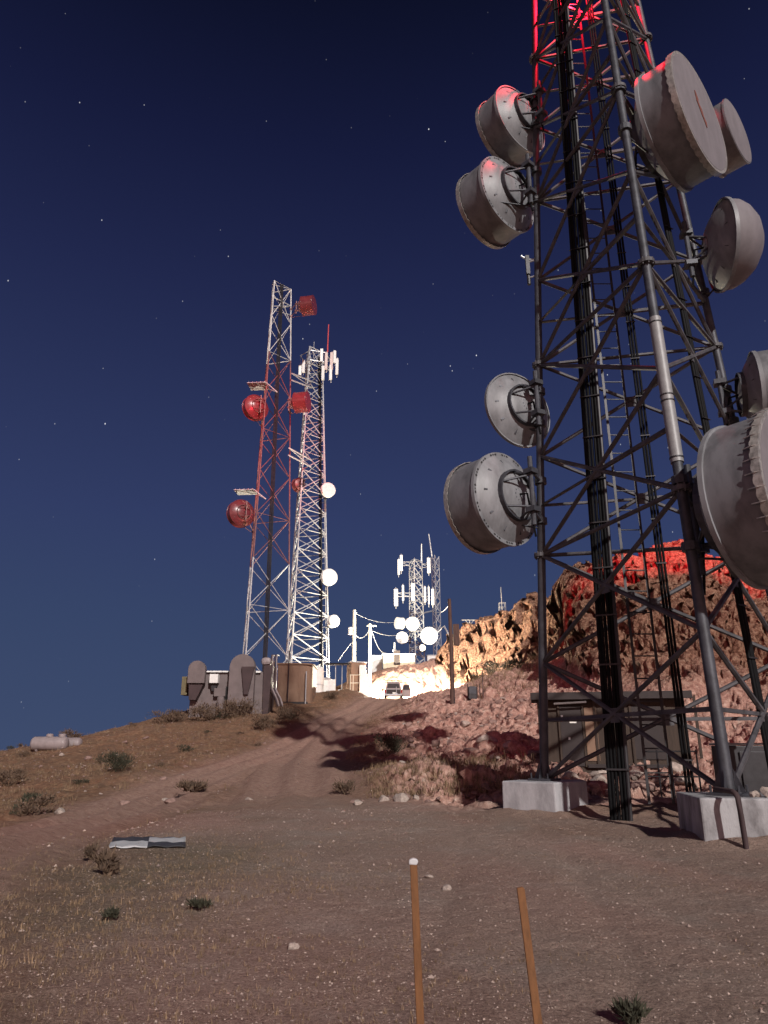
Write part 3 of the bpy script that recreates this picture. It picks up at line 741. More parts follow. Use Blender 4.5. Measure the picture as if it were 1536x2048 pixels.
# ---------------------------------------------------------------- summit site: towers
def gz(x, y): return hz(x, y)
MW = [M['galv'], M['redlit'], M['paintwhite']]
T1Y, T2Y = 80., 87.
def cxy_at(u, v, Y): p = P(u, v, Y); return p.x, p.y
c1 = cxy_at(530, 1100, T1Y); z1 = gz(*c1) - .2; zt1 = P(560, 575, T1Y).z
t1, l1, zs1 = tower('lattice_tower', 'tall slim three-legged tower with red lit members, left of the white lit one', c1, 3.45, 1.55, z1, zt1, R(14), 10, .085, .036,
                    MW, MW, horiz=2, flange=False, nmax=98, bands=lambda z: 1 if z1 + 14 < z < zt1 - 11 else (2 if z > zt1 - 11 else 0), n=6)  # middle stretch coloured red where the beacon light falls
c2 = cxy_at(612, 1100, T2Y); z2 = gz(*c2) - .2; zt2 = P(637, 702, T2Y).z
t2, l2, zs2 = tower('lattice_tower', 'white lit lattice tower with antennas round its head, right of the red lit tower', c2, 3.5, 1.3, z2, zt2, R(14), 18, .11, .05,
                    M['galv'], M['galv'], horiz=1, flange=False, nmax=98, n=6)
for (tt, lg, za, zb, f, w) in ((t1, l1, z1, zt1, .38, 6), (t2, l2, z2, zt2 - 1, .80, 5)):
    mb = MB()
    for i in range(w):
        a = lg(2, za + .3).lerp(lg(0, za + .3), .45) if tt is t1 else lg(2, za + .3).lerp(lg(0, za + .3), f)
        b = lg(2, zb).lerp(lg(0, zb), .45) if tt is t1 else lg(2, zb).lerp(lg(0, zb), f)
        o = Vector(((i - w / 2) * .085, -.05 * (i % 2), 0)); mb.tube([a + o, b + o], .04, 5, cap=False)
    mb.build('cable_run', M['cable'] if tt is t2 else M['dark'], tt)['kind'] = 'stuff'
mb = MB(); zq = z2 + .4
for s_ in (-.22, .22): mb.tube([l2(0, z2) + Vector((s_ - .5, -.1, 0)), l2(0, zt2) + Vector((s_ - .25, -.1, 0))], .035, 5)
while zq < zt2:
    t = (zq - z2) / (zt2 - z2); a = (l2(0, z2) + Vector((-.5, -.1, 0))).lerp(l2(0, zt2) + Vector((-.25, -.1, 0)), t); mb.tube([a - Vector((.22, 0, 0)), a + Vector((.22, 0, 0))], .03, 4); zq += .9
mb.build('ladder', M['galv'], t2)
# head frame of the red tower
mb = MB(); hp = [l1(k, zt1) for k in range(3)]
mb.tube([hp[1], hp[1] + Vector((-.1, 0, 1.3)), hp[0]], .06, 5); mb.tube([hp[1] + Vector((-.1, 0, 1.3)), hp[2]], .06, 5)
for k in range(3): mb.tube([l1(k, zt1 - 4), l1((k + 1) % 3, zt1 - 2.6)], .06, 5); mb.tube([l1(k, zt1 - 2.6), l1((k + 1) % 3, zt1 - 2.6)], .07, 5)
mb.build('head_frame', M['galv'], t1)
DR = (M['redlit_dish'], M['redlit_dish'], M['redlit_dish'])
DW = (M['white'], M['white'], M['white'])
def ice(root_label, p, az, w=2.2):
    d = Vector((math.cos(R(az)), math.sin(R(az)), 0)); s_ = Vector((-d.y, d.x, 0)); p = Vector(p)
    mb = MB(); mb.prism([(-w / 2, 0), (w / 2, 0), (w / 2, .06), (-w / 2, .06)], p, s_, (0, 0, 1), d * 2.4)
    for q in (-1, 1): mb.tube([p + s_ * q * w * .45, p - d * 1.2 - Vector((0, 0, .9))], .06, 5)
    for q in range(5): mb.tube([p + d * (.2 + q * .5) + s_ * w / 2 + Vector((0, 0, .1)), p + d * (.2 + q * .5) - s_ * w / 2 + Vector((0, 0, .1))], .05, 4)
    return tag(mb.build('ice_shield', M['galv']), root_label, 'ice shield')
L1 = lambda k: (lambda z: l1(k, z))
L2 = lambda k: (lambda z: l2(k, z))
dish('red brown drum dish at the very top of the red lit tower', P(606, 613, 79), -12, 2.5, 1.45, seg=28, leg=L1(0), mats=DR, red=True)
dish('red drum dish with white lit underside, middle of the red lit tower', P(592, 806, 79), -12, 2.55, 1.5, seg=28, leg=L1(0), mats=DR, red=True)
dish('glossy red dish seen from behind, upper left side of the red lit tower', P(513, 814, 78), 128, 3.1, .7, seg=28, leg=L1(1), mats=DR, red=True)
dish('dull dark red dish seen from behind, lower left side of the red lit tower', P(484, 1026, 77), 128, 3.1, .7, seg=28, leg=L1(1), mats=DR, red=True)
ice('red and white lit ice shield above the glossy red dish', P(536, 772, 78.5), 175, 2.0)
ice('grey ice shield above the dull dark red dish', P(512, 984, 78), 175, 1.8)
dish('white dish with pale face, highest on the right side of the white lit tower', P(655, 981, 85.5), -62, 1.85, .35, seg=24, leg=L2(0), mats=DW)
dish('white oval dish halfway down the right side of the white lit tower', P(657, 1155, 85.5), -62, 2.0, .35, seg=24, leg=L2(0), mats=DW)
dish('small white drum dish low on the right side of the white lit tower', P(664, 1243, 85.5), -52, 1.45, .5, seg=24, leg=L2(0), mats=DW)
dish('dark dish with bright underside on the left side of the white lit tower', P(600, 969, 86), 140, 1.75, .6, seg=24, leg=L2(2), mats=(M['redlit'],) * 3)
# links between the towers
for (u0, v0, u1, v1, lab) in ((584, 747, 624, 763, 'upper pair of white struts linking the two tall towers'), (578, 896, 622, 920, 'lower pair of yellow lit struts linking the two tall towers')):
    t_ = thing('linking_struts', lab, 'strut', P(u0, v0, 79.5))
    for dz in (0, .95):
        mb = MB(); mb.tube([P(u0, v0, 79.5) - Vector((0, 0, dz)), P(u1, v1, 86) - Vector((0, 0, dz))], .10, 6); mb.build('strut', M['galv'], t_)
    mb = MB(); mb.tube([P(u0, v0, 79.5), P(u1, v1, 86) - Vector((0, 0, .95))], .05, 6); mb.build('diagonal_strut', M['galv'], t_)
# antenna platform on the white tower
pz = P(637, 735, T2Y).z; pc_ = Vector((c2[0] + .35, c2[1], pz))
t_ = thing('antenna_platform', 'open steel antenna platform round the head of the white lit tower', 'platform', pc_)
for dz in (0, 1.5):
    mb = MB(); pts = [pc_ + Vector((2.1 * math.cos(q * math.pi / 3 + .3), 2.1 * math.sin(q * math.pi / 3 + .3), dz)) for q in range(7)]; mb.tube(pts, .06, 5); mb.build('rail', M['galv'], t_)
for q in range(6):
    mb = MB(); a = q * math.pi / 3 + .3; mb.tube([pc_ + Vector((.7 * math.cos(a), .7 * math.sin(a), 0)), pc_ + Vector((2.1 * math.cos(a), 2.1 * math.sin(a), 0)), pc_ + Vector((2.1 * math.cos(a), 2.1 * math.sin(a), 1.5))], .055, 5); mb.build('support_arm', M['galv'], t_)
for i, (u, v, h, mm_, lab) in enumerate([(607, 733, 1.9, 'white', 'leftmost panel antenna on the head platform of the white lit tower'), (617, 736, 2.0, 'white', 'second panel antenna from the left on the head platform'),
        (652, 722, 2.6, 'pk', 'left of the two pinkish panel antennas on the head platform'), (663, 722, 2.6, 'pk', 'right of the two pinkish panel antennas on the head platform'),
        (643, 711, 2.0, 'white', 'small white panel antenna left of the pinkish pair on the head'), (669, 714, 1.9, 'white', 'short white panel antenna just right of the pinkish pair'), (646, 746, 2.1, 'white', 'white panel antenna low on the head, before the dark cable run'),
        (600, 741, 1.5, 'white', 'small outlying panel antenna at the far left of the head platform'), (661, 745, 2.2, 'white', 'lower white panel antenna under the pinkish pair'), (674, 733, 2.4, 'white', 'rightmost panel antenna on the head platform')]):
    if mm_ == 'pk': M.setdefault('pk', mat('pinkish_white_plastic', (.62, .50, .47), .5, 0, .1, 3))
    panel(lab, P(u, v, 85.2 if i != 1 else 87), h, .38, .25, .2 * (i % 3), m=mm_)
a = P(655, 703, 86); mb = MB(); mb.tube([a, a + Vector((.05, 0, 4.3))], [.10, .07], 8)
tag(mb.build('whip_antenna', mat('red_fibreglass', (.5, .05, .05), .4), smooth=True), 'red whip antenna standing above the head of the white lit tower', 'antenna')
a = P(627, 716, 87); mb = MB(); mb.tube([a, a + Vector((0, 0, 2.6))], .04, 6); tag(mb.build('whip_antenna', M['galv']), 'thin grey whip at the left of the white lit tower head', 'antenna')

# far mast with panels and five dishes
T3Y = 108.
c3 = cxy_at(832, 1240, T3Y); z3 = gz(*c3) - .2; zt3 = P(832, 1121, T3Y).z
t3, l3, zs3 = tower('lattice_tower', 'short bright lattice mast hung with white panels and dishes, centre background', c3, 1.3, 1.15, z3, zt3, R(20), 12, .09, .05, M['galv'], M['galv'], horiz=2, flange=False, nmax=98, n=6)
c4 = cxy_at(872, 1200, 124); z4 = gz(*c4) - .2; zt4 = P(872, 1112, 124).z
t4, l4, zs4 = tower('lattice_tower', 'thin dim lattice mast just right of the bright mast with dishes', c4, .78, .78, z4, zt4, R(20), 15, .06, .035, M['galv'], M['galv'], horiz=2, flange=False, nmax=98, n=6)
for (u0, v0, u1, v1, Y, lab) in ((843, 1122, 843, 1088, 107, 'white whip on the right corner of the bright mast'), (864, 1113, 857.5, 1068, 124, 'tilted white whip on top of the thin dim mast')):
    mb = MB(); mb.tube([P(u0, v0, Y), P(u1, v1, Y)], [.11, .07], 6); tag(mb.build('whip_antenna', M['white']), lab, 'antenna')
for (u, v, h, w, lab) in [(797.5, 1134, 2.4, .35, 'outer panel antenna at the top left of the bright mast'), (802.5, 1126, 2.5, .42, 'inner panel antenna at the top left of the bright mast'), (857.5, 1131, 2.4, .5, 'panel antenna at the top right of the bright mast'),
        (792, 1195, 2.6, .6, 'leftmost panel antenna of the middle row on the bright mast'), (806, 1186, 2.4, .3, 'second panel antenna from the left in the middle row'), (826, 1184, 2.6, .55, 'panel antenna on the centre of the bright mast'),
        (850, 1189, 2.4, .3, 'first panel antenna right of the bright mast in the middle row'), (857.5, 1191, 2.7, .22, 'slim panel antenna right of the bright mast in the middle row'), (865.5, 1194, 2.5, .4, 'rightmost panel antenna of the middle row, before the thin mast')]:
    panel(lab, P(u, v, 106.3), h, w, .22, 0)
for (v, ua, ub, lab) in [(1124, 800, 818, 'upper left antenna arm of the bright mast'), (1128, 844, 857, 'upper right antenna arm of the bright mast'), (1186, 793, 820, 'middle left antenna arm of the bright mast'), (1193, 845, 865, 'middle right antenna arm of the bright mast')]:
    mb = MB()
    for dz in (0, -.55): mb.tube([P(ua, v, 106.6) + Vector((0, 0, dz)), P(ub, v, 107.3) + Vector((0, 0, dz))], .06, 5)
    mb.tube([P(ua, v, 106.6), P(ub, v, 107.3) + Vector((0, 0, -.55))], .04, 5)
    mb.build('antenna_arm', M['galv'], t3)
mb = MB(); mb.tube([P(826, 1231, 107.3), P(864, 1222, 123)], .12, 6); tag(mb.build('stay_arm', M['galv']), 'white arm from the bright mast up to the thin mast', 'strut')
L3 = lambda k: (lambda z: l3(k, z))
dish('upper left white drum dish on the bright mast', P(804, 1247, 106.8), -150, 1.75, .8, seg=22, leg=L3(1), mats=DW)
dish('upper white dish in front of the bright mast, slightly overlapping its drum neighbour', P(825, 1248, 106.2), -92, 2.0, .3, seg=22, leg=L3(2), mats=DW)
dish('lower left white dish on the bright mast', P(805, 1276, 106.4), -105, 1.75, .3, seg=22, leg=L3(1), mats=DW)
dish('largest white dish, lower right of the bright mast', P(858, 1272, 106.0), -85, 2.5, .3, seg=22, leg=L3(0), mats=DW)
dish('tiny white dish low on the right leg of the bright mast', P(844, 1296, 106.2), -80, .95, .2, seg=18, leg=L3(0), mats=DW)

# ---------------------------------------------------------------- buildings
def wallpart(nm, m, root, c, d, rot=0, bev=.02, **k):
    mb = MB(); mb.box(c, d, rot, **k); return mb.build(nm, m, root, bevel=bev)
def UV(u, v, Y): return P(u, v, Y)
# grey shelter with round topped buttresses (left)
SY = 57.
def rect(u0, v0, u1, v1, Y, th, nm, m, root, bev=.03, taper=None):
    """upright plate between photo corners at depth Y, th deep away from the viewer"""
    a, b = P(u0, v1, Y), P(u1, v1, Y); z0_, z1_ = P((u0 + u1) / 2, v1, Y).z, P((u0 + u1) / 2, v0, Y).z
    mb = MB(); x0, x1 = a.x, b.x
    poly = [(x0, z0_), (x1, z0_), (x1, z1_), (x0, z1_)] if taper is None else [(x0 + (x1 - x0) * taper[0], z0_), (x0 + (x1 - x0) * taper[1], z0_), (x1, z1_), (x0, z1_)]
    mb.prism([(p[0], p[1]) for p in poly], (0, Y, 0), (1, 0, 0), (0, 0, 1), (0, th, 0))
    return mb.build(nm, m, root, bevel=bev)
p0 = P(450, 1425, SY)
sh = thing('equipment_shelter', 'grey mauve shelter with two round topped walls and dark wedges on the left ridge', 'building', (p0.x, SY, p0.z - .3))
rect(376, 1344, 523, 1440, SY, 3.2, 'wall', M['stucco'], sh)
rect(396, 1341.5, 456, 1344.5, SY - .25, .6, 'roof_trim', M['white'], sh, .01)
rect(506, 1341.5, 521, 1345.5, SY - .25, .6, 'roof_trim', M['white'], sh, .01)
rect(361, 1353, 373, 1390, SY + .2, 1.2, 'side_box', M['olive'], sh)
def arch(u0, u1, vt, vb, Y, th, m, nm):
    a, b = P(u0, vb, Y), P(u1, vb, Y); zb = P(450, vb, Y).z; zt = P((u0 + u1) / 2, vt, Y).z; r = (b.x - a.x) / 2; cx_ = (a.x + b.x) / 2
    pts = [(a.x, zb), (b.x, zb)] + [(cx_ + r * math.cos(t), zt - r + r * math.sin(t)) for t in np.linspace(0, math.pi, 17)]
    mb = MB(); mb.prism(pts, (0, Y, 0), (1, 0, 0), (0, 0, 1), (0, th, 0)); return mb.build(nm, m, sh, bevel=.02)
arch(374, 408, 1321, 1366, SY - .9, .55, M['stucco'], 'round_topped_wall')
arch(454, 505, 1308, 1412, SY - 1.0, .6, M['stucco'], 'round_topped_wall')
rect(374, 1366.5, 405, 1400, SY - .7, .6, 'dark_wedge', M['stucco2'], sh, .02, (.1, .55))  # solid dark tapered plates set proud of the wall
rect(391, 1338, 407, 1374, SY - .5, .4, 'dark_wedge', M['stucco2'], sh, .02, (.1, .6))
rect(479.5, 1333, 506, 1389, SY - 1.25, .2, 'dark_wedge', M['stucco2'], sh, .02, (.28, .6))
rect(418, 1348, 435, 1366, SY - .7, .6, 'wall_box', M['white'], sh)
rect(419, 1366.5, 434, 1382, SY - .4, .35, 'dark_plate', M['dark'], sh, .01, (.25, .75))  # solid dark plate on the wall, narrower at the foot
rect(427, 1376, 450, 1393, SY - .5, .45, 'wall_box', M['stucco'], sh)
rect(449, 1373, 453.5, 1416, SY - .3, .25, 'dark_plate', M['hole'], sh, .005)
mb = MB(); a = P(440, 1420, SY - .6); mb.lathe((a.x, a.y, a.z), (0, 0, 1), [(0, .02), (0, .28), (.9, .28), (1.0, .2), (1.02, .02)], 16); mb.build('cylinder', M['stucco'], sh, smooth=True)
rect(522, 1330, 540, 1432, SY - .2, 2.4, 'end_wall', M['stucco2'], sh, .02, (.1, .72))
rect(521, 1314, 541, 1330, SY - .4, 2.6, 'cap', M['tankw'], sh, .25)
mb = MB()
for i, u in enumerate((543, 546, 550, 553.5)):
    mb = MB(); a = P(u, 1316, SY); b = P(u + (-1 if i < 2 else -2), 1378, SY)
    mb.tube([a + Vector((0, 1, .3)), a + Vector((0, .2, .25)), a, P(u - .5, 1345, SY), b, P(u + 8, 1398, SY - .6), P(u + 12, 1412, SY - 1.2)], .055, 6); mb.build('conduit', M['tankw'] if i % 2 else M['stucco2'], sh, smooth=True)
# brown cabin with rounded corner
bc = P(586, 1396, 64); bc.z -= .3
br = thing('brown_cabin', 'plain tan brown cabin with a rounded right corner beside the grey shelter', 'building', bc)
a, b = P(553, 1396, 64), P(622, 1396, 64); zt = P(586, 1329, 64).z; zb = min(gz(a.x, 64), gz(b.x, 64)) + .1
rr = 1.1
pts = [(a.x, 0), (b.x - rr, 0)] + [(b.x - rr + rr * math.sin(t), rr - rr * math.cos(t)) for t in np.linspace(.15, math.pi / 2, 7)] + [(b.x, 4.5), (a.x, 4.5)]
mb = MB(); mb.prism(pts, (0, 64, zb), (1, 0, 0), (0, 1, 0), (0, 0, zt - zb)); mb.build('wall', M['tan'], br)
pts2 = [(p[0] * 1 + (.12 if p[0] > bc.x else -.12), p[1] - .12 if p[1] < 1 else p[1] + .1) for p in pts]
mb = MB(); mb.prism(pts2, (0, 64, zt), (1, 0, 0), (0, 1, 0), (0, 0, .12)); mb.build('roof', M['tan'], br)
for u in (575, 611):
    mb = MB(); q = P(u, 1396, 63.8); mb.tube([(q.x, q.y, zb - .2), (q.x, q.y, zt + (1.2 if u == 575 else -.6))], .06, 6); mb.build('corner_post', M['galv'] if u == 611 else M['stucco2'], br)
mb = MB(); mb.box((bc.x, 63.9, zb + .02), (2.6, .1, .22)); mb.build('skid', M['dark'], br)
# things under the white tower
def cyl(nm, label, cat, u, v0, v1, Y, r, m, group=None):
    a = P(u, v1, Y); z0_ = min(a.z, gz(a.x, a.y)); h = P(u, v0, Y).z - z0_
    t_ = thing(nm, label, cat, (a.x, a.y, z0_), group)
    mb = MB(); mb.lathe((a.x, a.y, z0_), (0, 0, 1), [(0, .01), (0, r), (h * .93, r), (h, r * .7), (h + .05, .01)], 22); mb.build('shell', M[m], t_, smooth=True)
    mb = MB(); mb.lathe((a.x, a.y, z0_ + h * .45), (0, 0, 1), [(0, r), (0, r + .04), (.1, r + .04), (.1, r)], 22); mb.build('band', M['galv'], t_)
    return t_
cyl('water_tank', 'white glaring upright tank right of the tan brown cabin', 'tank', 629, 1333, 1382, 82, 1.0, 'white')
q = P(647, 1378, 84); gq = gz(q.x, q.y)
t_ = thing('equipment_hut', 'white glaring hut between the legs of the white lit tower', 'building', (q.x, q.y, gq - .2))
wallpart('wall', M['white'], t_, (q.x, q.y + .5, gq + 1.2), (1.3, 2, 2.8)); wallpart('roof', M['galv'], t_, (q.x, q.y + .5, gq + 2.68), (1.6, 2.3, .14))
q = P(664, 1380, 80.5); gq = gz(q.x, q.y)
t_ = thing('equipment_cabinet', 'white glaring box right of the white lit tower foot', 'cabinet', (q.x, q.y, gq - .2))
wallpart('body', M['white'], t_, (q.x, q.y, gq + 1.0), (.75, .8, 2.4)); wallpart('door', M['white'], t_, (q.x, q.y - .42, gq + 1.1), (.6, .04, 1.9))
# cable rack, bench and railing
q0, q1 = P(652, 1329, 85), P(704, 1328, 85)
t_ = thing('cable_rack', 'dark overhead cable rack between the white lit tower and the tall brown box', 'cable rack', (q0.x, q0.y, gz(q0.x, q0.y)))
mb = MB(); mb.box(((q0.x + q1.x) / 2, 85, q0.z), (q1.x - q0.x, .7, .12)); mb.build('tray', M['dark'], t_)
for i in range(4):
    x = q0.x + (q1.x - q0.x) * (i + .5) / 4; mb = MB(); mb.tube([(x, 85, gz(x, 85) - .2), (x, 85, q0.z)], .05, 6); mb.build('post', M['galv'], t_)
for i in range(3):
    mb = MB(); mb.tube([(q0.x, 84.8 + .2 * i, q0.z + .12), (q1.x, 84.8 + .2 * i, q0.z + .12)], .06, 5); mb.build('cable', M['cable'], t_)
q = P(685, 1372, 82); gq = gz(q.x, q.y)
t_ = thing('work_bench', 'small white lit bench on thin legs before the tall brown box', 'bench', (q.x, q.y, gq))
mb = MB(); mb.box((q.x, q.y, gq + 1.1), (.9, .6, .35)); mb.build('bench_top', M['white'], t_, bevel=.02)
for sx_ in (-.38, .38):
    for sy_ in (-.25, .25): mb = MB(); mb.tube([(q.x + sx_, q.y + sy_, gq - .1), (q.x + sx_, q.y + sy_, gq + .95)], .04, 6); mb.build('leg', M['galv'], t_)
q = P(708, 1380, 84); gq = gz(q.x, q.y)
t_ = thing('equipment_hut', 'tall brown box hut with a bright white right side, left of the truck', 'building', (q.x, q.y, gq - .3)); zt = P(708, 1325, 84).z
wallpart('wall', M['tan'], t_, (q.x + .2, q.y + .9, (gq - .3 + zt) / 2), (1.8, 1.8, zt - gq + .3), .35)
wallpart('roof', M['galv'], t_, (q.x + .2, q.y + .9, zt + .06), (2.0, 2.0, .12), .35)
q = P(726, 1383, 83.5); gq = gz(q.x, q.y); zt = P(726, 1330, 83.5).z
t_ = thing('stepped_wall', 'white glaring stepped concrete wall left of the truck', 'wall', (q.x, q.y, gq - .3))
mb = MB(); h = zt - gq + .3
mb.prism([(-.45, 0), (1.15, 0), (1.0, h * .35), (.75, h * .72), (.3, h * .80), (.25, h), (-.45, h)], (q.x, q.y, gq - .3), (1, 0, 0), (0, 0, 1), (0, 1.0, 0)); mb.build('wall', M['white'], t_, bevel=.05)
q0, q1 = P(700, 1350, 81.5), P(721, 1350, 81.5)
t_ = thing('railing', 'pale pipe railing in front of the tall brown box hut', 'railing', (q0.x, q0.y, gz(q0.x, q0.y)))
for v in (1350, 1366): mb = MB(); mb.tube([P(700, v, 81.5), P(721, v, 81.5)], .045, 6); mb.build('rail', M['palewood'], t_)
for u in (701, 706.5, 720): mb = MB(); q = P(u, 1350, 81.5); mb.tube([(q.x, q.y, gz(q.x, q.y) - .2), q], .045, 6); mb.build('post', M['palewood'], t_)
# cream building and white boxes on the upper terrace
q = P(798, 1341, 101); gq = gz(q.x, q.y); zt = P(798, 1309, 101).z
bl = thing('cream_building', 'low cream flat roofed building with a grey door behind the truck', 'building', (q.x, q.y, gq - .3))
wl = P(831, 1330, 101).x - P(768, 1330, 101).x
wallpart('wall', M['cream'], bl, (q.x + .1, q.y + 2.2, (gq - .4 + zt) / 2), (wl, 4, zt - gq + .4), -.06)
wallpart('roof', M['white'], bl, (q.x + .1, q.y + 2.2, zt + .07), (wl + .3, 4.3, .14), -.06)
dd = P(794, 1330, 101); wallpart('door', M['sheddark'], bl, (dd.x, q.y + .18, gq + 1.1), (.9, .06, 2.0), -.06)
for (u0, v0, u1, v1, Y, nm, lab, m) in [(741, 1312, 765, 1340, 104, 'equipment_hut', 'grey block hut with white top between the pole and the cream building', 'white'), (855, 1311, 894, 1330, 119, 'equipment_hut', 'low white hut in front of the thin dim mast', 'white')]:
    a, b = P(u0, v1, Y), P(u1, v1, Y); zt = P(u0, v0, Y).z; g_ = min(gz(a.x, Y), gz(b.x, Y), a.z)
    t_ = thing(nm, lab, 'building', ((a.x + b.x) / 2, Y, g_ - .3))
    wallpart('wall', M['white'], t_, ((a.x + b.x) / 2, Y + 1.2, (zt + g_ - .3) / 2), (b.x - a.x, 2.4, zt - g_ + .3)); wallpart('roof', M['galv'], t_, ((a.x + b.x) / 2, Y + 1.2, zt + .05), (b.x - a.x + .2, 2.6, .1))
mb = MB(); a = P(789, 1300, 102); mb.tube([P(789, 1309, 102), P(789, 1285, 102)], [.14, .08], 6); mb.box(P(789, 1302, 102), (.5, .4, .35)); tag(mb.build('roof_vent', M['white']), 'little white vent pipe on the cream building roof', 'vent')

# ---------------------------------------------------------------- poles and wires
def pole(label, u, vt, vb, Y, r, m, extras):
    a = P(u, vb, Y); z0_ = min(a.z, gz(a.x, a.y)) - .3; zt = P(u, vt, Y).z
    t_ = thing('utility_pole', label, 'pole', (a.x, a.y, z0_))
    mb = MB(); mb.tube([(a.x, a.y, z0_), (a.x + .03, a.y, (z0_ + zt) / 2), (a.x, a.y, zt)], [r, r * .9, r * .75], 10); mb.build('pole', M[m], t_, smooth=True)
    extras(t_, Vector((a.x, a.y, zt))); return Vector((a.x, a.y, zt))
def ex1(t_, p):
    mb = MB(); mb.lathe(p + Vector((-.45, 0, -3.1)), (0, 0, 1), [(0, .02), (0, .28), (.9, .28), (.95, .02)], 12); mb.build('transformer', M['white'], t_, smooth=True)
    mb = MB(); mb.box(p + Vector((.1, 0, -.35)), (.5, .12, .12)); mb.build('bracket', M['white'], t_)
def ex2(t_, p):
    mb = MB(); mb.box(p + Vector((.25, 0, -.25)), (1.2, .12, .14)); mb.build('crossarm', M['palewood'], t_)
def ex3(t_, p):
    mb = MB(); mb.box(p + Vector((.42, 0, -2.6)), (.42, .35, 1.5)); mb.build('meter_box', M['wood'], t_, bevel=.02)
    mb = MB(); mb.tube([p + Vector((-.45, 0, -1.95)), p + Vector((-.1, 0, -2.6)), p + Vector((0, 0, -3.2))], .05, 6); mb.build('side_arm', M['galv'], t_)
    mb = MB(); mb.tube([p + Vector((.14, -.1, -3.5)), p + Vector((.14, -.12, -7.4))], .035, 6); mb.build('conduit', M['dark'], t_)
pA = pole('bright white lit utility pole with a round can, left of the terrace', 707, 1220, 1335, 88, .26, 'palewood', ex1)
pB = pole('shorter white lit utility pole with a crossarm left of the cream building', 739, 1248, 1340, 90, .24, 'palewood', ex2)
pC = pole('dark brown wooden utility pole on the rocky bank right of the truck', 905, 1198, 1412, 51, .16, 'wood', ex3)
def wire(label, a, b, sag, r=.02):
    mb = MB(); pts = [a.lerp(b, t / 12) - Vector((0, 0, sag * 4 * (t / 12) * (1 - t / 12))) for t in range(13)]; mb.tube(pts, r, 5, cap=False)
    tag(mb.build('overhead_wire', M['galv']), label, 'wire')
wire('upper slack wire from the left white pole toward the bright mast', pA + Vector((.1, 0, -.4)), P(814, 1237, 106.8), .9)
wire('lower slack wire from the short white pole to the bright mast', pB + Vector((.4, 0, -.9)), P(818, 1263, 106.8), .6)
wire('wire drooping from the left white pole to the short pole', pA + Vector((.1, 0, -3)), pB + Vector((0, 0, -.6)), .8)
wire('wire from the short white pole steeply down to the cream roof', pB + Vector((.1, 0, -.4)), P(771, 1306, 101), .9, .03)
wire('twisted stay wire down from the left white pole to the ground left', pA + Vector((-.2, 0, -4)), P(676, 1322, 86), -.1, .035)
wire('long wire from the bright mast to the dark brown pole', P(845, 1254, 107), pC + Vector((-.45, 0, -1.95)), .9, .03)
wire('short high wire from the thin mast to the brown pole', P(878, 1222, 123.5), pC + Vector((-.1, 0, -.5)), .3, .03)
# hilltop masts
p = P(1005, 1226, 94); g_ = min(p.z, gz(p.x, p.y)) - .3; 
t_ = thing('hilltop_mast', 'slim pale mast with a small cage on the crest left of the big tower', 'mast', (p.x, p.y, g_))
mb = MB(); zt = P(1005, 1174, 94).z; mb.tube([(p.x, p.y, g_), (p.x - .05, p.y, zt)], [.09, .05], 6); mb.build('pole', M['leglight'], t_)
mb = MB(); zc = P(1005, 1215, 94).z
for dz in (0, .6): mb.tube([(p.x - .4, p.y - .4, zc + dz), (p.x + .4, p.y - .4, zc + dz), (p.x + .4, p.y + .4, zc + dz), (p.x - .4, p.y + .4, zc + dz), (p.x - .4, p.y - .4, zc + dz)], .035, 4)
for a in (-.4, .4):
    for b in (-.4, .4): mb.tube([(p.x + a, p.y + b, zc - 1), (p.x + a, p.y + b, zc + .6)], .035, 4)
mb.build('cage', M['leglight'], t_)
p = P(940, 1262, 99); g_ = min(p.z, gz(p.x, p.y)) - .3; zt = P(940, 1240, 99).z
t_ = thing('tee_mast', 'small tee shaped antenna mast on the crest above the pale crags', 'mast', (p.x, p.y, g_))
mb = MB(); mb.tube([(p.x, p.y, g_), (p.x, p.y, zt)], .07, 6); mb.build('pole', M['leglight'], t_)
mb = MB(); mb.tube([(p.x - 1.1, p.y, zt), (p.x + 1.1, p.y, zt)], .06, 6); mb.tube([(p.x - .6, p.y, zt), (p.x, p.y, zt - .75)], .04, 5); mb.tube([(p.x + .6, p.y, zt), (p.x, p.y, zt - .75)], .04, 5); mb.build('crossarm', M['leglight'], t_)
# control cabinet on the bank
p = P(945, 1398, 52); g_ = gz(p.x, p.y)
t_ = thing('control_cabinet', 'dark grey upright cabinet with thin posts on the bank right of the brown pole', 'cabinet', (p.x, p.y, g_ - .2))
zt = P(945, 1374, 52).z; mb = MB(); mb.box((p.x, p.y, (g_ - .2 + zt) / 2), (.58, .5, zt - g_ + .2)); mb.build('body', M['dark'], t_, bevel=.02)
mb = MB(); mb.box((p.x, p.y - .26, (g_ + zt) / 2 + .1), (.48, .03, (zt - g_) * .8)); mb.build('door', M['steel'], t_)
for u in (936, 954.5, 960, 966.5):
    q = P(u, 1392, 52); zq = P(u, 1368 if u != 966.5 else 1340, 52).z; mb = MB(); mb.tube([(q.x, q.y, gz(q.x, q.y) - .2), (q.x, q.y, zq)], .035, 5); mb.build('post', M['stucco2'], t_)

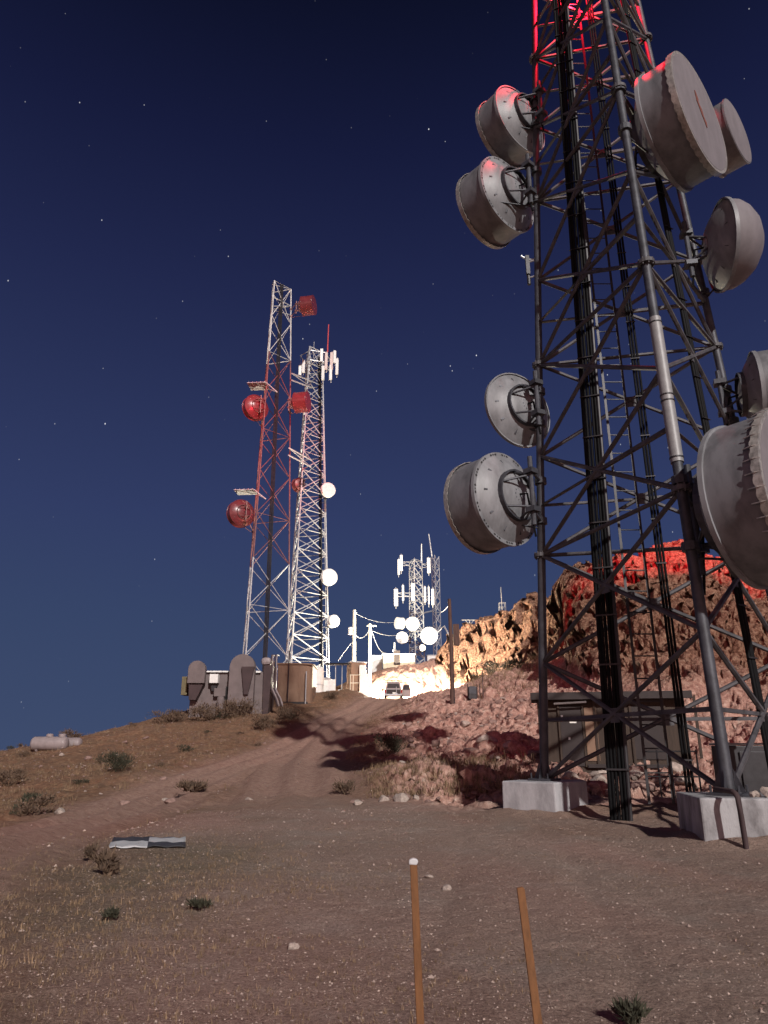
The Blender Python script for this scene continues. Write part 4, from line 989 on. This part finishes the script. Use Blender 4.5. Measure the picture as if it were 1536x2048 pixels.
# ---------------------------------------------------------------- truck, seen from the rear
tp = P(787, 1396, 76.5); tg = gz(tp.x, 78.5) ; TX = tp.x
tr = thing('pickup_truck', 'silver truck seen from behind on the track, right door open', 'truck', (TX, 79, tg))
def V(x, y, z): return Vector((TX + x, 76.5 + y, tg + z))
mb = MB()
prof = [(-.86, .42), (-.93, .6), (-.95, 1.0), (-.90, 1.12), (.90, 1.12), (.95, 1.0), (.93, .6), (.86, .42)]
mb.prism(prof, V(0, 0, 0), (1, 0, 0), (0, 0, 1), (0, 5.0, 0)); mb.build('body', M['car'], tr, bevel=.05)
mb = MB(); cab = [(-.84, 1.122), (-.80, 1.45), (-.66, 1.82), (-.55, 1.87), (.55, 1.87), (.66, 1.82), (.80, 1.45), (.84, 1.122)]
mb.prism(cab, V(0, .25, 0), (1, 0, 0), (0, 0, 1), (0, 3.0, 0)); mb.build('cabin', M['car'], tr, bevel=.04)
mb = MB(); mb.prism([(-.68, 1.25), (-.58, 1.72), (.58, 1.72), (.68, 1.25)], V(0, .22, 0), (1, 0, 0), (0, 0, 1), (0, .04, 0)); mb.build('rear_window', M['glass'], tr)
mb = MB(); mb.box(V(0, -.02, .86), (1.45, .05, .42)); mb.build('tailgate', M['sheddark'], tr, bevel=.02)
mb = MB(); mb.box(V(0, -.14, .52), (1.8, .2, .18)); mb.build('bumper', M['galv'], tr, bevel=.04)
mb = MB(); mb.box(V(.1, -.06, .72), (.4, .03, .16)); mb.build('number_plate', M['paper'], tr)
for s_ in (-1, 1):
    mb = MB(); mb.box(V(s_ * .84, -.02, .9), (.14, .06, .3)); mb.build('tail_light', M['tail'], tr)
    mb = MB(); mb.tube([V(s_ * .92, 3.3, 1.2), V(s_ * 1.08, 3.3, 1.25)], .03, 5); mb.box(V(s_ * 1.12, 3.28, 1.32), (.2, .1, .26)); mb.build('mirror', M['dark'], tr, bevel=.02)
    mb = MB(); mb.box(V(s_ * .68, 5.02, .86), (.34, .06, .2)); mb.build('headlight', M['lampglass'], tr)
    for y in (.85, 4.05):
        mb = MB(); mb.lathe(V(s_ * .88 - .12, y, .36), (1, 0, 0), [(0, .2), (0, .33), (.03, .36), (.21, .36), (.24, .33), (.24, .2)], 20); w_ = mb.build('wheel', M['tyre'], tr, smooth=True)
        mb = MB(); mb.lathe(V(s_ * .88 - .11, y, .36), (1, 0, 0), [(0, .01), (0, .2), (.22, .2), (.22, .01)], 16); mb.build('rim', M['galv'], w_)
dr = MB(); dr.prism([(0, .5), (.95, .5), (.95, 1.15), (.80, 1.78), (.12, 1.78), (0, 1.2)], V(.96, 2.1, 0), (.97, -.1, 0), (0, 0, 1), (0, .09, 0)); dd = dr.build('door', M['car'], tr, bevel=.02)
mb = MB(); mb.prism([(.1, 1.2), (.86, 1.2), (.76, 1.70), (.17, 1.70)], V(.96, 2.08, 0), (.97, -.1, 0), (0, 0, 1), (0, .12, 0)); mb.build('window', M['glass'], dd)
rk = MB()
for y in (.7, 2.6): rk.tube([V(-.85, y, 2.06), V(.95, y, 2.1)], .035, 6)
for x in (-.6, .6):
    for y in (.7, 2.6): rk.tube([V(x, y, 1.86), V(x, y, 2.07)], .03, 6)
rk.tube([V(-.85, .7, 2.06), V(-.95, .7, 2.22), V(-1.1, .7, 2.2)], .04, 6); rk.tube([V(.95, .7, 2.1), V(1.05, .7, 2.3)], .04, 6)
rk.build('roof_rack', M['dark'], tr)
mb = MB(); mb.tube([V(.3, -.2, .5), V(.3, -.2, 1.35)], .035, 6); mb.box(V(.3, -.22, .62), (.2, .1, .22)); mb.build('rear_ladder', M['galv'], tr)
# flood lamp standing on the track beyond the truck
FL = Vector((TX + .1, 87.2, gz(TX, 87.2)))
t_ = thing('flood_lamp', 'bright flood lamp on a short stand beyond the truck', 'lamp', FL)
mb = MB(); mb.tube([FL, FL + Vector((0, 0, 1.0))], .03, 6)
for q in range(3): mb.tube([FL + Vector((0, 0, .5)), FL + Vector((.4 * math.cos(q * 2.1), .4 * math.sin(q * 2.1), .0))], .02, 5)
mb.build('stand', M['dark'], t_)
mb = MB(); mb.lathe(FL + Vector((0, 0, 1.05)), (0, 0, 1), [(0, .02), (0, .09), (.16, .1), (.2, .02)], 14); mb.build('lens', M['lampglass'], t_, smooth=True)
lamp('flood_lamp_light', 'POINT', FL + Vector((0, 0, 1.45)), 70000, (1, .91, .70), .12)

# ---------------------------------------------------------------- shed behind the big tower
def shed():
    a = P(1083, 1537, 26.0); g0 = P(1083, 1537, 26.0).z - .25; zt = P(1083, 1392, 26.0).z
    b = P(1385, 1530, 25.0); 
    ex = Vector((b.x - a.x, b.y - a.y, 0)); Lw = ex.length; ex.normalize(); ey = Vector((-ex.y, ex.x, 0)); th = 2.9
    if ey.y < 0: ey = -ey
    t_ = thing('shed', 'brown wooden shed with a dark door and pale notice behind the big tower', 'shed', (a.x, a.y, g0))
    o = Vector((a.x, a.y, 0))
    def boxl(x0, x1, y0, y1, z0_, z1_, nm, m, par=t_, bev=.01):
        mb = MB(); mb.prism([(x0, y0), (x1, y0), (x1, y1), (x0, y1)], o + Vector((0, 0, z0_)), ex, ey, (0, 0, z1_ - z0_)); return mb.build(nm, m, par, bevel=bev)
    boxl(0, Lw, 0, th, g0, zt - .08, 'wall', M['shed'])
    boxl(-.22, Lw + .2, -.38, th + .2, zt - .076, zt + .07, 'roof', M['roof'])
    boxl(-.22, Lw + .2, -.42, -.385, zt - .16, zt + .09, 'fascia', M['sheddark'])
    def ux(u): return (P(u, 1460, 25.8).x - a.x) / ex.x
    d = boxl(ux(1122), ux(1163), -.05, -.003, g0 + .32, zt - .34, 'door', M['sheddark'])
    boxl(ux(1118), ux(1122), -.08, -.003, g0 + .3, zt - .3, 'door_frame', M['shed'])
    boxl(ux(1163.5), ux(1167), -.08, -.003, g0 + .3, zt - .3, 'door_frame', M['shed'])
    zz = P(1146, 1441, 25.8).z; boxl(ux(1140), ux(1153), -.062, -.053, zz - .09, zz + .11, 'notice', M['paper'], d, 0)
    zz = P(1137, 1477, 25.8).z; boxl(ux(1135.5), ux(1139), -.10, -.053, zz - .04, zz + .04, 'door_handle', M['galv'], d, 0)
    zz = P(1126, 1435, 25.8).z; boxl(ux(1124), ux(1128), -.10, -.053, zz - .08, zz + .08, 'lock_box', M['galv'], d, 0)
    w = boxl(ux(1255), ux(1312), -.04, -.003, g0 + .55, zt - .38, 'shutter_panel', M['sheddark'])
    w = boxl(ux(1169), ux(1192), -.03, -.003, g0 + .5, zt - .42, 'moonlit_strip', M['tan'])  # moonlit stretch of the wall, drawn as a paler tan board
    for u in (1085, 1186, 1253, 1316, 1345, 1372): boxl(ux(u), ux(u) + .09, -.06, -.003, g0 + .3, zt - .09, 'batten', M['shed'])
    boxl(ux(1168), Lw, -.14, -.06, g0 + .28, g0 + .40, 'sill_beam', M['sheddark'])
    mb = MB(); q = o + ex * ux(1140) + Vector((0, 0, zt - .3)) - ey * .35; mb.tube([q - ex * .5, q + ex * .6 + Vector((0, 0, .05))], .04, 6); mb.build('gutter_pipe', M['stucco'], t_)
    return ux
shed()
# cabinet and boxes at the right edge
p = P(1500, 1575, 17.2)
t_ = thing('generator_cabinet', 'dark metal cabinet at the right edge behind the big stained footing', 'cabinet', (p.x, 17.6, -.1))
wallpart('body', M['dark'], t_, (p.x + .42, 17.7, .75), (1.5, 1.1, 1.75), -.1); wallpart('lid', M['leglight'], t_, (p.x + .42, 17.7, 1.66), (1.56, 1.16, .05), -.1)
wallpart('door', M['dark'], t_, (p.x + .3, 17.12, .8), (.9, .03, 1.4), -.1)
p = P(1518, 1500, 23)
g_ = gz(p.x, 23); t_ = thing('vent_housing', 'tan low housing with a pale cap behind the dark metal cabinet', 'housing', (p.x, 23, g_))
wallpart('body', M['tan'], t_, (p.x + .4, 23.3, g_ + .35), (1.3, .9, 1.1)); wallpart('cap', M['leglight'], t_, (p.x + .4, 23.3, g_ + .96), (1.5, 1.1, .1))
# fence of thin posts below the cliff
t_ = None
q0, q1 = P(1296, 1582, 20.8), P(1402, 1580, 20.4)
t_ = thing('pipe_fence', 'thin dark pipe fence below the shed, between the tower footings', 'fence', (q0.x, q0.y, 0))
for i in range(5):
    w = Vector((q0.x, q0.y, 0)).lerp(Vector((q1.x, q1.y, 0)), i / 4); mb = MB(); g_ = gz(w.x, w.y); mb.tube([(w.x, w.y, g_ - .2), (w.x, w.y, g_ + 1.25)], .025, 6); mb.build('post', M['dark'], t_)
for z in (.55, 1.2):
    mb = MB(); mb.tube([(q0.x, q0.y, gz(q0.x, q0.y) + z), (q1.x, q1.y, gz(q1.x, q1.y) + z)], .02, 6); mb.build('rail', M['dark'], t_)

# ---------------------------------------------------------------- propane tanks, survey target, stakes
def ptank(label, u0, u1, vt, vb, Y, domes):
    a, b = P(u0, (vt + vb) / 2, Y), P(u1, (vt + vb) / 2, Y); r = (P(u0, vt, Y).z - P(u0, vb, Y).z) / 2; c = (a + b) / 2; Lh = (b - a).length / 2
    ax = (b - a).normalized(); ax.z = 0; ax.normalize()
    t_ = thing('propane_tank', label, 'gas tank', (c.x, c.y, c.z - r))
    mb = MB(); k = r * .62
    pr = [(-Lh + k - k * math.cos(t), r * math.sin(t)) for t in np.linspace(0.02, math.pi / 2, 7)] + [(Lh - k + k * math.sin(t), r * math.cos(t)) for t in np.linspace(0, math.pi / 2 - .02, 7)]
    mb.lathe(c, ax, pr, 28); mb.build('shell', M['tankw'], t_, smooth=True)
    for d in domes: 
        mb = MB(); mb.lathe(c + ax * d * Lh + Vector((0, 0, r * .96)), (0, 0, 1), [(0, .2), (.12, .2), (.17, .15), (.18, .01)], 14); mb.build('valve_cover', M['tankw'], t_, smooth=True)
    g_ = gz(c.x, c.y)
    for s_ in (-.6, .6):
        q = c + ax * s_ * Lh; mb = MB(); mb.prism([(-.4 * r, 0), (.4 * r, 0), (.7 * r, 0.5 * r + max(0, c.z - r - g_)), (-.7 * r, .5 * r + max(0, c.z - r - g_))], (q.x - .06 * ax.x, q.y - .06 * ax.y, min(g_, c.z - r) - .05), (-ax.y, ax.x, 0), (0, 0, 1), ax * .12); mb.build('saddle', M['tankw'], t_)
ptank('long white propane tank with two valve covers on the left ridge', 62, 137, 1473, 1501, 44, (-.05, .62))
ptank('shorter white propane tank half hidden behind the long one', 126, 164, 1475, 1498, 45.5, ())
def target():
    c4 = [P(216, 1699, 12.6), P(371, 1697, 12.7), P(371, 1677, 14.0), P(228, 1675, 14.2)]
    q = [Vector((p.x, p.y, 0)) for p in c4]
    mb = MB(); n = 12
    def at(s_, t): return q[0].lerp(q[1], s_).lerp(q[3].lerp(q[2], s_), t)
    vs = [];
    for j in range(n + 1):
        for i in range(n + 1):
            p = at(i / n, j / n); vs.append((p.x, p.y, gz(p.x, p.y) + .03 + .012 * math.sin(i * 1.9 + j * .7) + (.03 if i == n and j > 8 else 0)))
    mb.add(vs, [])
    for j in range(n):
        for i in range(n):
            mb.mi = 1 if (i < n // 2) == (j >= n // 2) else 0
            mb.f.append([j * (n + 1) + i, j * (n + 1) + i + 1, (j + 1) * (n + 1) + i + 1, (j + 1) * (n + 1) + i]); mb.m.append(mb.mi)
    o = mb.build('survey_target', [M['sheetw'], M['sheetb']], smooth=True)
    sm = o.modifiers.new('thick', 'SOLIDIFY'); sm.thickness = .006
    tag(o, 'black and white checkered survey target lying on the gravel', 'survey target')
target()
def stake(label, ut, vt, ub, vb, Yt, Yb, w, flag):
    a, b = P(ub, vb, Yb), P(ut, vt, Yt); d = (a - b).normalized(); a = a + d * max(0, (a.z + .1) / max(-d.z, .1))
    t_ = thing('survey_stake', label, 'stake', (a.x, a.y, 0)); mb = MB()
    ax = Vector((1, 0, 0)); pts = []
    mb.prism([(-w / 2, 0), (w / 2, 0), (w / 2, (b - a).length), (w * .28, (b - a).length + .006), (-w / 2, (b - a).length + .002)], a, ax, (b - a).normalized(), (0, .012, 0)); mb.build('lath', M['stake'], t_, bevel=.002)
    if flag:
        mb = MB(); mb.prism([(-.015, -.008), (.012, -.010), (.0165, .002), (.011, .009), (-.004, .012), (-.016, .006)], b + Vector((0, -.004, 0)), (1, 0, 0), (.1, 0, 1), (0, .022, 0)); mb.build('cap', M['sheetw'], t_, bevel=.004)
stake('taller leaning wooden stake with a white cap, left of the pair', 827, 1724, 841, 2048, 2.62, 2.55, .0245, True)
stake('shorter leaning wooden stake without a cap, right of the pair', 1042, 1778, 1077, 2048, 2.5, 2.4, .0245, False)

# ---------------------------------------------------------------- plants, stones
def shrub_mesh(seed, n, w, h, leafs, m):
    rg = random.Random(seed); mb = MB()
    for q in range(9):
        a = rg.uniform(0, 6.28); l = rg.uniform(.5, .9); mb.tube([(0, 0, -.1 * h), (math.cos(a) * w * .2 * l, math.sin(a) * w * .2 * l, h * .4 * l), (math.cos(a) * w * .42 * l, math.sin(a) * w * .42 * l, h * .8 * l)], [.02 * h, .012 * h, .005 * h], 4, cap=False)
    mb.mi = 1; cl = [(rg.uniform(-.36, .36) * w, rg.uniform(-.36, .36) * w, rg.uniform(.2, .8) * h, rg.uniform(.15, .3)) for _ in range(13)]
    for q in range(n):
        c = rg.choice(cl); rr_ = c[3]
        x, y, z = c[0] + rg.gauss(0, rr_ * .5) * w, c[1] + rg.gauss(0, rr_ * .5) * w, max(.0, c[2] + rg.gauss(0, rr_ * .5) * h)
        d = Vector((x / w + rg.uniform(-.4, .4), y / w + rg.uniform(-.4, .4), .5 + rg.uniform(-.3, .6))).normalized() * leafs * rg.uniform(.6, 1.5)
        s_ = Vector((rg.uniform(-1, 1), rg.uniform(-1, 1), rg.uniform(-.4, .4))).normalized() * leafs * .22
        p = Vector((x, y, z)); mb.add([p - s_, p + s_, p + d], [(0, 1, 2)])
    me_o = mb.build('shrub', [M['stem'], m], origin=(0, 0, 0)); return me_o
def shrub(label, u, v, Y, w, h, m='leaf', n=900, seed=1, cat='shrub', leafs=.09, nm='shrub'):
    p = P(u, v, Y); o = shrub_mesh(seed, n, w, h, leafs, M[m]); o.name = nm; o.location = (p.x, Y, gz(p.x, Y)); return tag(o, label, cat)
shrub('dark bush at the foot of the rocky slope beside the track', 775, 1512, 33.5, 1.5, 1.0, n=1800, seed=3)
shrub('dark green bush on the slope below the propane tanks', 228, 1558, 33.5, 1.5, .85, n=1800, seed=4)
shrub('bushy brown scrub below the grey shelter, centre', 470, 1440, 54, 3.2, 1.5, 'leafb', 1600, 5, leafs=.16)
shrub('dark scrub at the left foot of the grey shelter', 400, 1432, 54.5, 2.6, 1.3, 'leafb', 1200, 6, leafs=.16)
shrub('grey scrub left of the grey shelter on the ridge', 340, 1440, 55, 2.6, 1.0, 'leafb', 1100, 7, leafs=.16)
shrub('scrub right of the conduits below the tan brown cabin', 580, 1440, 54, 2.0, 1.0, 'leafb', 1000, 8, leafs=.15)
shrub('low brown scrub on the bank below the white glaring box', 662, 1402, 66, 1.7, .8, 'leafb', 800, 9, leafs=.14)
shrub('round scrub at the track edge above the bare road', 525, 1455, 49, 1.9, 1.0, 'leafb', 900, 10, leafs=.14)
shrub('dry tuft on the gravel below the survey target', 212, 1752, 10.4, .2, .24, 'leafb', 420, 11, leafs=.10)
shrub('small dry tuft just below the left corner of the survey target', 181, 1722, 11.8, .2, .2, 'leafb', 260, 12, leafs=.08)
shrub('dark round tuft on the gravel at the lower right', 1258, 1974, 5.1, .16, .12, 'leaf', 380, 13, leafs=.05)
shrub('flat dark weed on the gravel, lower centre left', 400, 1822, 8.2, .22, .09, 'leaf', 260, 14, leafs=.05)
shrub('little dark weed on the gravel at the lower left', 222, 1842, 7.7, .14, .09, 'leaf', 200, 15, leafs=.05)
shrub('grey bush on the left slope near the photo edge', 60, 1600, 27, .6, .35, 'leaf', 500, 16, leafs=.1)
shrub('small dark bush on the far left slope above the track', 40, 1622, 25, .45, .3, 'leaf', 400, 17, leafs=.1)
shrub('dry grass clump where the track meets the gravel', 385, 1585, 27, .9, .35, 'leafb', 600, 18, leafs=.16)
shrub('brown bush on the ledge under the bush by the rocky slope', 690, 1575, 25.5, .7, .45, 'leafb', 500, 19, leafs=.1)
shrub('dusty green bush among the pale crags left of the tower', 1000, 1290, 77, 3.2, 1.8, 'leaf', 1100, 20, leafs=.2)
shrub('green scrub on the flood lit slope right of the brown pole', 965, 1335, 76, 2.6, 1.2, 'leaf', 900, 21, leafs=.18)
shrub('scrub on the lit slope below the dusty green bush', 1030, 1330, 70, 2.4, 1.0, 'leaf', 900, 22, leafs=.18)

SM = [shrub_mesh(40 + i, 420, 1.0, .6, .11, M['leafb' if i % 3 else 'leaf']) for i in range(5)]
rg = random.Random(21); done = 0
while done < 24:
    u = rg.uniform(0, 640); Y = rg.uniform(22, 56); x = (u - 768) / FPX * Y * .94
    if float(road_d(np.array([x]), np.array([Y]))[0]) < 2.2 or float(padmask(np.array([x]), np.array([Y]))[0]) > .3: continue
    o = SM[done] if done < 5 else bpy.data.objects.new('scrub_bush', SM[rg.randrange(5)].data)
    if done >= 5: C.objects.link(o)
    o.name = 'scrub_bush'; o.location = (x, Y, gz(x, Y) - .03); q = rg.choice([.5, .7, .9, 1.3]); o.scale = (q * rg.uniform(.9, 1.4), q, q * rg.uniform(.6, 1)); o.rotation_euler.z = rg.uniform(0, 6.3)
    tag(o, 'low dusty scrub growing on the scrubby left slope', 'shrub', 'scrub on the left slope'); done += 1
def rock_mesh(seed, m):
    bm = bmesh.new(); bmesh.ops.create_icosphere(bm, subdivisions=3, radius=1); rg = random.Random(seed)
    pl = [(Vector((rg.gauss(0, 1), rg.gauss(0, 1), rg.gauss(0, 1))).normalized(), rg.uniform(.55, .9)) for _ in range(11)]
    from mathutils import noise as mn
    for v in bm.verts:
        d = v.co.normalized(); r_ = 1.0
        for p, k in pl:
            q = d.dot(p)
            if q > .05: r_ = min(r_, k / q)
        v.co = d * r_ * (1 + .12 * mn.noise(d * 3 + Vector((seed, 0, 0)))); v.co.z *= .72
    me = bpy.data.meshes.new('boulder'); bm.to_mesh(me); bm.free(); me.materials.append(m); me.polygons.foreach_set('use_smooth', [True] * len(me.polygons))
    try: me.set_sharp_from_angle(angle=R(28))
    except Exception: pass
    return me
RM = [rock_mesh(i, M['stone' if i % 3 else 'stonep']) for i in range(8)]
rg = random.Random(11)
def boulder(x, y, s_, label, group, k=None):
    o = bpy.data.objects.new('boulder', RM[k if k is not None else rg.randrange(8)]); C.objects.link(o)
    o.location = (x, y, gz(x, y) + s_ * .15); o.scale = (s_ * rg.uniform(.8, 1.4), s_ * rg.uniform(.8, 1.2), s_ * rg.uniform(.6, 1)); o.rotation_euler = (rg.uniform(-.3, .3), rg.uniform(-.3, .3), rg.uniform(0, 6.3))
    tag(o, label, 'rock', group)
for i in range(110):
    u = rg.uniform(800, 1075); v = rg.uniform(1405, 1535); t = (1535 - v) / 130; Y = 27 + 22 * t + rg.uniform(-1, 1); p = P(u, v, Y)
    boulder(p.x, Y, rg.choice([.08, .11, .15, .2, .3]), 'loose pinkish rock on the rough slope between track and shed', 'loose rocks on the right slope')
for i in range(26):
    u = rg.uniform(690, 1040); Y = 23.6 + rg.uniform(-.6, .6); boulder((u - 768) / FPX * Y / 1.08 * 1.08 * .93, Y, rg.choice([.07, .1, .14, .22]), 'pale stone along the edge where gravel meets the bank', 'stones along the gravel edge')
for i in range(24):
    u = rg.uniform(1140, 1400); Y = 21.8 + rg.uniform(0, 3); boulder((u - 768) / FPX * Y * .93, Y, rg.choice([.12, .2, .28, .36]), 'pale broken stone heaped below the shed', 'stone heap below the shed', rg.choice([0, 3, 6, 1]))
for i in range(24):
    u = rg.uniform(20, 560); Y = rg.uniform(24, 50); boulder((u - 768) / FPX * Y * .95, Y, rg.choice([.07, .1, .14, .22]), 'pale rock lying on the scrubby left slope', 'rocks on the left slope')
boulder(P(700, 1600, 23.4).x + 1.6, 23.2, .28, 'flat pale slab at the edge of the dark earth bank', None, 0)
for (u, v, s_, lab) in [(892, 1775, .075, 'fist sized pale stone right of the tall stake'), (858, 1752, .07, 'broken pale stone just beyond the tall stake'), (586, 1896, .06, 'yellowish stone on the gravel left of the stakes')]:
    dr_ = ray(u, v); Y = 1.6 / -dr_[2] * dr_[1]; p = P(u, v, Y); boulder(p.x, Y, s_, lab, None, 3)
rl = r0_
for i in range(6):
    o = bpy.data.objects.new('boulder', RM[(0, 3, 6)[i % 3]]); C.objects.link(o); s_ = rg.uniform(.07, .14); o.scale = (s_, s_, s_)
    o.location = (rl.x + .15 + .12 * i, rl.y - .55 + rg.uniform(-.1, .1), .78 + s_ * .5); o.rotation_euler = (rg.random(), rg.random(), rg.random() * 6); tag(o, 'loose stone lying on top of the big stained footing', 'rock', 'stones on the big footing')

# gravel and dry grass nobody could count
def scatter_gravel(n, far=False):
    rgn = np.random.default_rng(6 if far else 5); v = []; f = []; mi = []
    az = rgn.uniform(-.62, .62, n); d = 2.2 + 20 * rgn.random(n) ** 1.9
    if far: d = 14 + 48 * rgn.random(n) ** 1.2; az = rgn.uniform(-.62, .24, n)
    x = d * np.sin(az); y = d * np.cos(az)
    z = H(x, y); pm = padmask(x, y); s = rgn.lognormal(-5.25, .5, n) * (.55 + d * .05)
    if far: pm = 1 - pm; pm = pm * (fbm(x * .35, y * .35, 3, 61) > .42); s = np.minimum(rgn.lognormal(-3.6, .5, n), .075) * (.45 + .55 * np.clip(d / 40, 0, 1)); pm = pm * (1 - .8 * (road_d(x, y) < 2.2) * (rgn.random(n) < .9))
    oc = np.array([(1, 0, 0), (0, 1, 0), (-1, 0, 0), (0, -1, 0), (0, 0, .7), (0, 0, -.5)]); tri = [(0, 1, 4), (1, 2, 4), (2, 3, 4), (3, 0, 4), (1, 0, 5), (2, 1, 5), (3, 2, 5), (0, 3, 5)]
    for i in range(n):
        if pm[i] < .3: continue
        a = rgn.random() * 6.28; q = oc * s[i] * rgn.uniform(.6, 1.3, (6, 3)); ca, sa = math.cos(a), math.sin(a); b = len(v)
        for c in q: v.append((x[i] + c[0] * ca - c[1] * sa, y[i] + c[0] * sa + c[1] * ca, z[i] + c[2] + s[i] * .25))
        f += [(t[0] + b, t[1] + b, t[2] + b) for t in tri]; m_ = (1 if rgn.random() < .75 else 0) if far else 0 if rgn.random() < .87 else (1 if rgn.random() < .75 else 2); mi += [m_] * 8
    me = bpy.data.meshes.new('rubble' if far else 'gravel'); me.from_pydata(v, [], f); [me.materials.append(q) for q in (M['gravel'], M['stone'], M['stonep'])]; me.polygons.foreach_set('material_index', mi)
    o = bpy.data.objects.new('rubble' if far else 'gravel', me); C.objects.link(o); tag(o, 'loose pinkish rubble littering the slopes beside the track' if far else 'loose grey brown gravel strewn over the flat pad', 'gravel', None, 'stuff')
scatter_gravel(42000)
scatter_gravel(15000, True)
def scatter_grass():
    rgn = np.random.default_rng(8); v = []; f = []
    def tufts(n, x, y, keep, hb, nb):
        z = H(x, y)
        for i in range(n):
            if not keep[i]: continue
            for q in range(nb):
                a = rgn.random() * 6.28; h = hb[i] * rgn.uniform(.5, 1.3); l = rgn.uniform(.3, 1.0) * h; w = h * .045 + .002
                px, py = x[i] + rgn.normal() * hb[i] * .35, y[i] + rgn.normal() * hb[i] * .35; b = len(v)
                v.extend([(px - w * math.sin(a), py + w * math.cos(a), z[i] - .01), (px + w * math.sin(a), py - w * math.cos(a), z[i] - .01), (px + math.cos(a) * l, py + math.sin(a) * l, z[i] + h)]); f.append((b, b + 1, b + 2))
    n = 8000; az = rgn.uniform(-.6, .6, n); d = 2.3 + 15 * rgn.random(n) ** 1.5; x = d * np.sin(az); y = d * np.cos(az)
    dens = fbm(x * .5, y * .5, 3, 91); left = sst(.0, -.5, x / y) if False else np.clip(.35 - x / np.maximum(y, 1) * .9, 0, 1)
    tufts(n, x, y, (dens + left * .5 > .62 + .1 * rgn.random(n)), np.full(n, .022) + .028 * left, 4)
    n = 2600; az = rgn.uniform(-.55, -.05, n); d = 5 + 9 * rgn.random(n) ** 1.3; x = d * np.sin(az); y = d * np.cos(az)
    tufts(n, x, y, fbm(x * .4, y * .4, 3, 83) - x / y * .5 > .62, rgn.uniform(.02, .07, n), 5)
    n = 9000; az = rgn.uniform(-.62, .05, n); d = 15 + 45 * rgn.random(n) ** 1.2; x = d * np.sin(az); y = d * np.cos(az)
    rd = road_d(x, y); pm = padmask(x, y); dens = fbm(x * .35, y * .35, 3, 95)
    tufts(n, x, y, (rd > 2.3) & (pm < .4) & (dens > .44), rgn.uniform(.06, .24, n), 6)
    n = 2600; az = rgn.uniform(.12, .42, n); d = 52 + 45 * rgn.random(n); x = d * np.sin(az); y = d * np.cos(az); pr, cz, s, uu = cliff(x, y)
    tufts(n, x, y, (s < .35) & (uu > 880), rgn.uniform(.2, .55, n), 6)
    n = 1500; az = rgn.uniform(-.02, .2, n); d = 23.6 + 6 * rgn.random(n); x = d * np.sin(az); y = d * np.cos(az); pm = padmask(x, y)
    tufts(n, x, y, (pm < .6) & (fbm(x * .5, y * .5, 3, 99) > .5), rgn.uniform(.1, .28, n), 6)
    me = bpy.data.meshes.new('dry_grass'); me.from_pydata(v, [], f); me.materials.append(M['grass'])
    o = bpy.data.objects.new('dry_grass', me); C.objects.link(o); tag(o, 'sparse straw coloured dry grass over the slopes and gravel', 'grass', None, 'stuff')
scatter_grass()
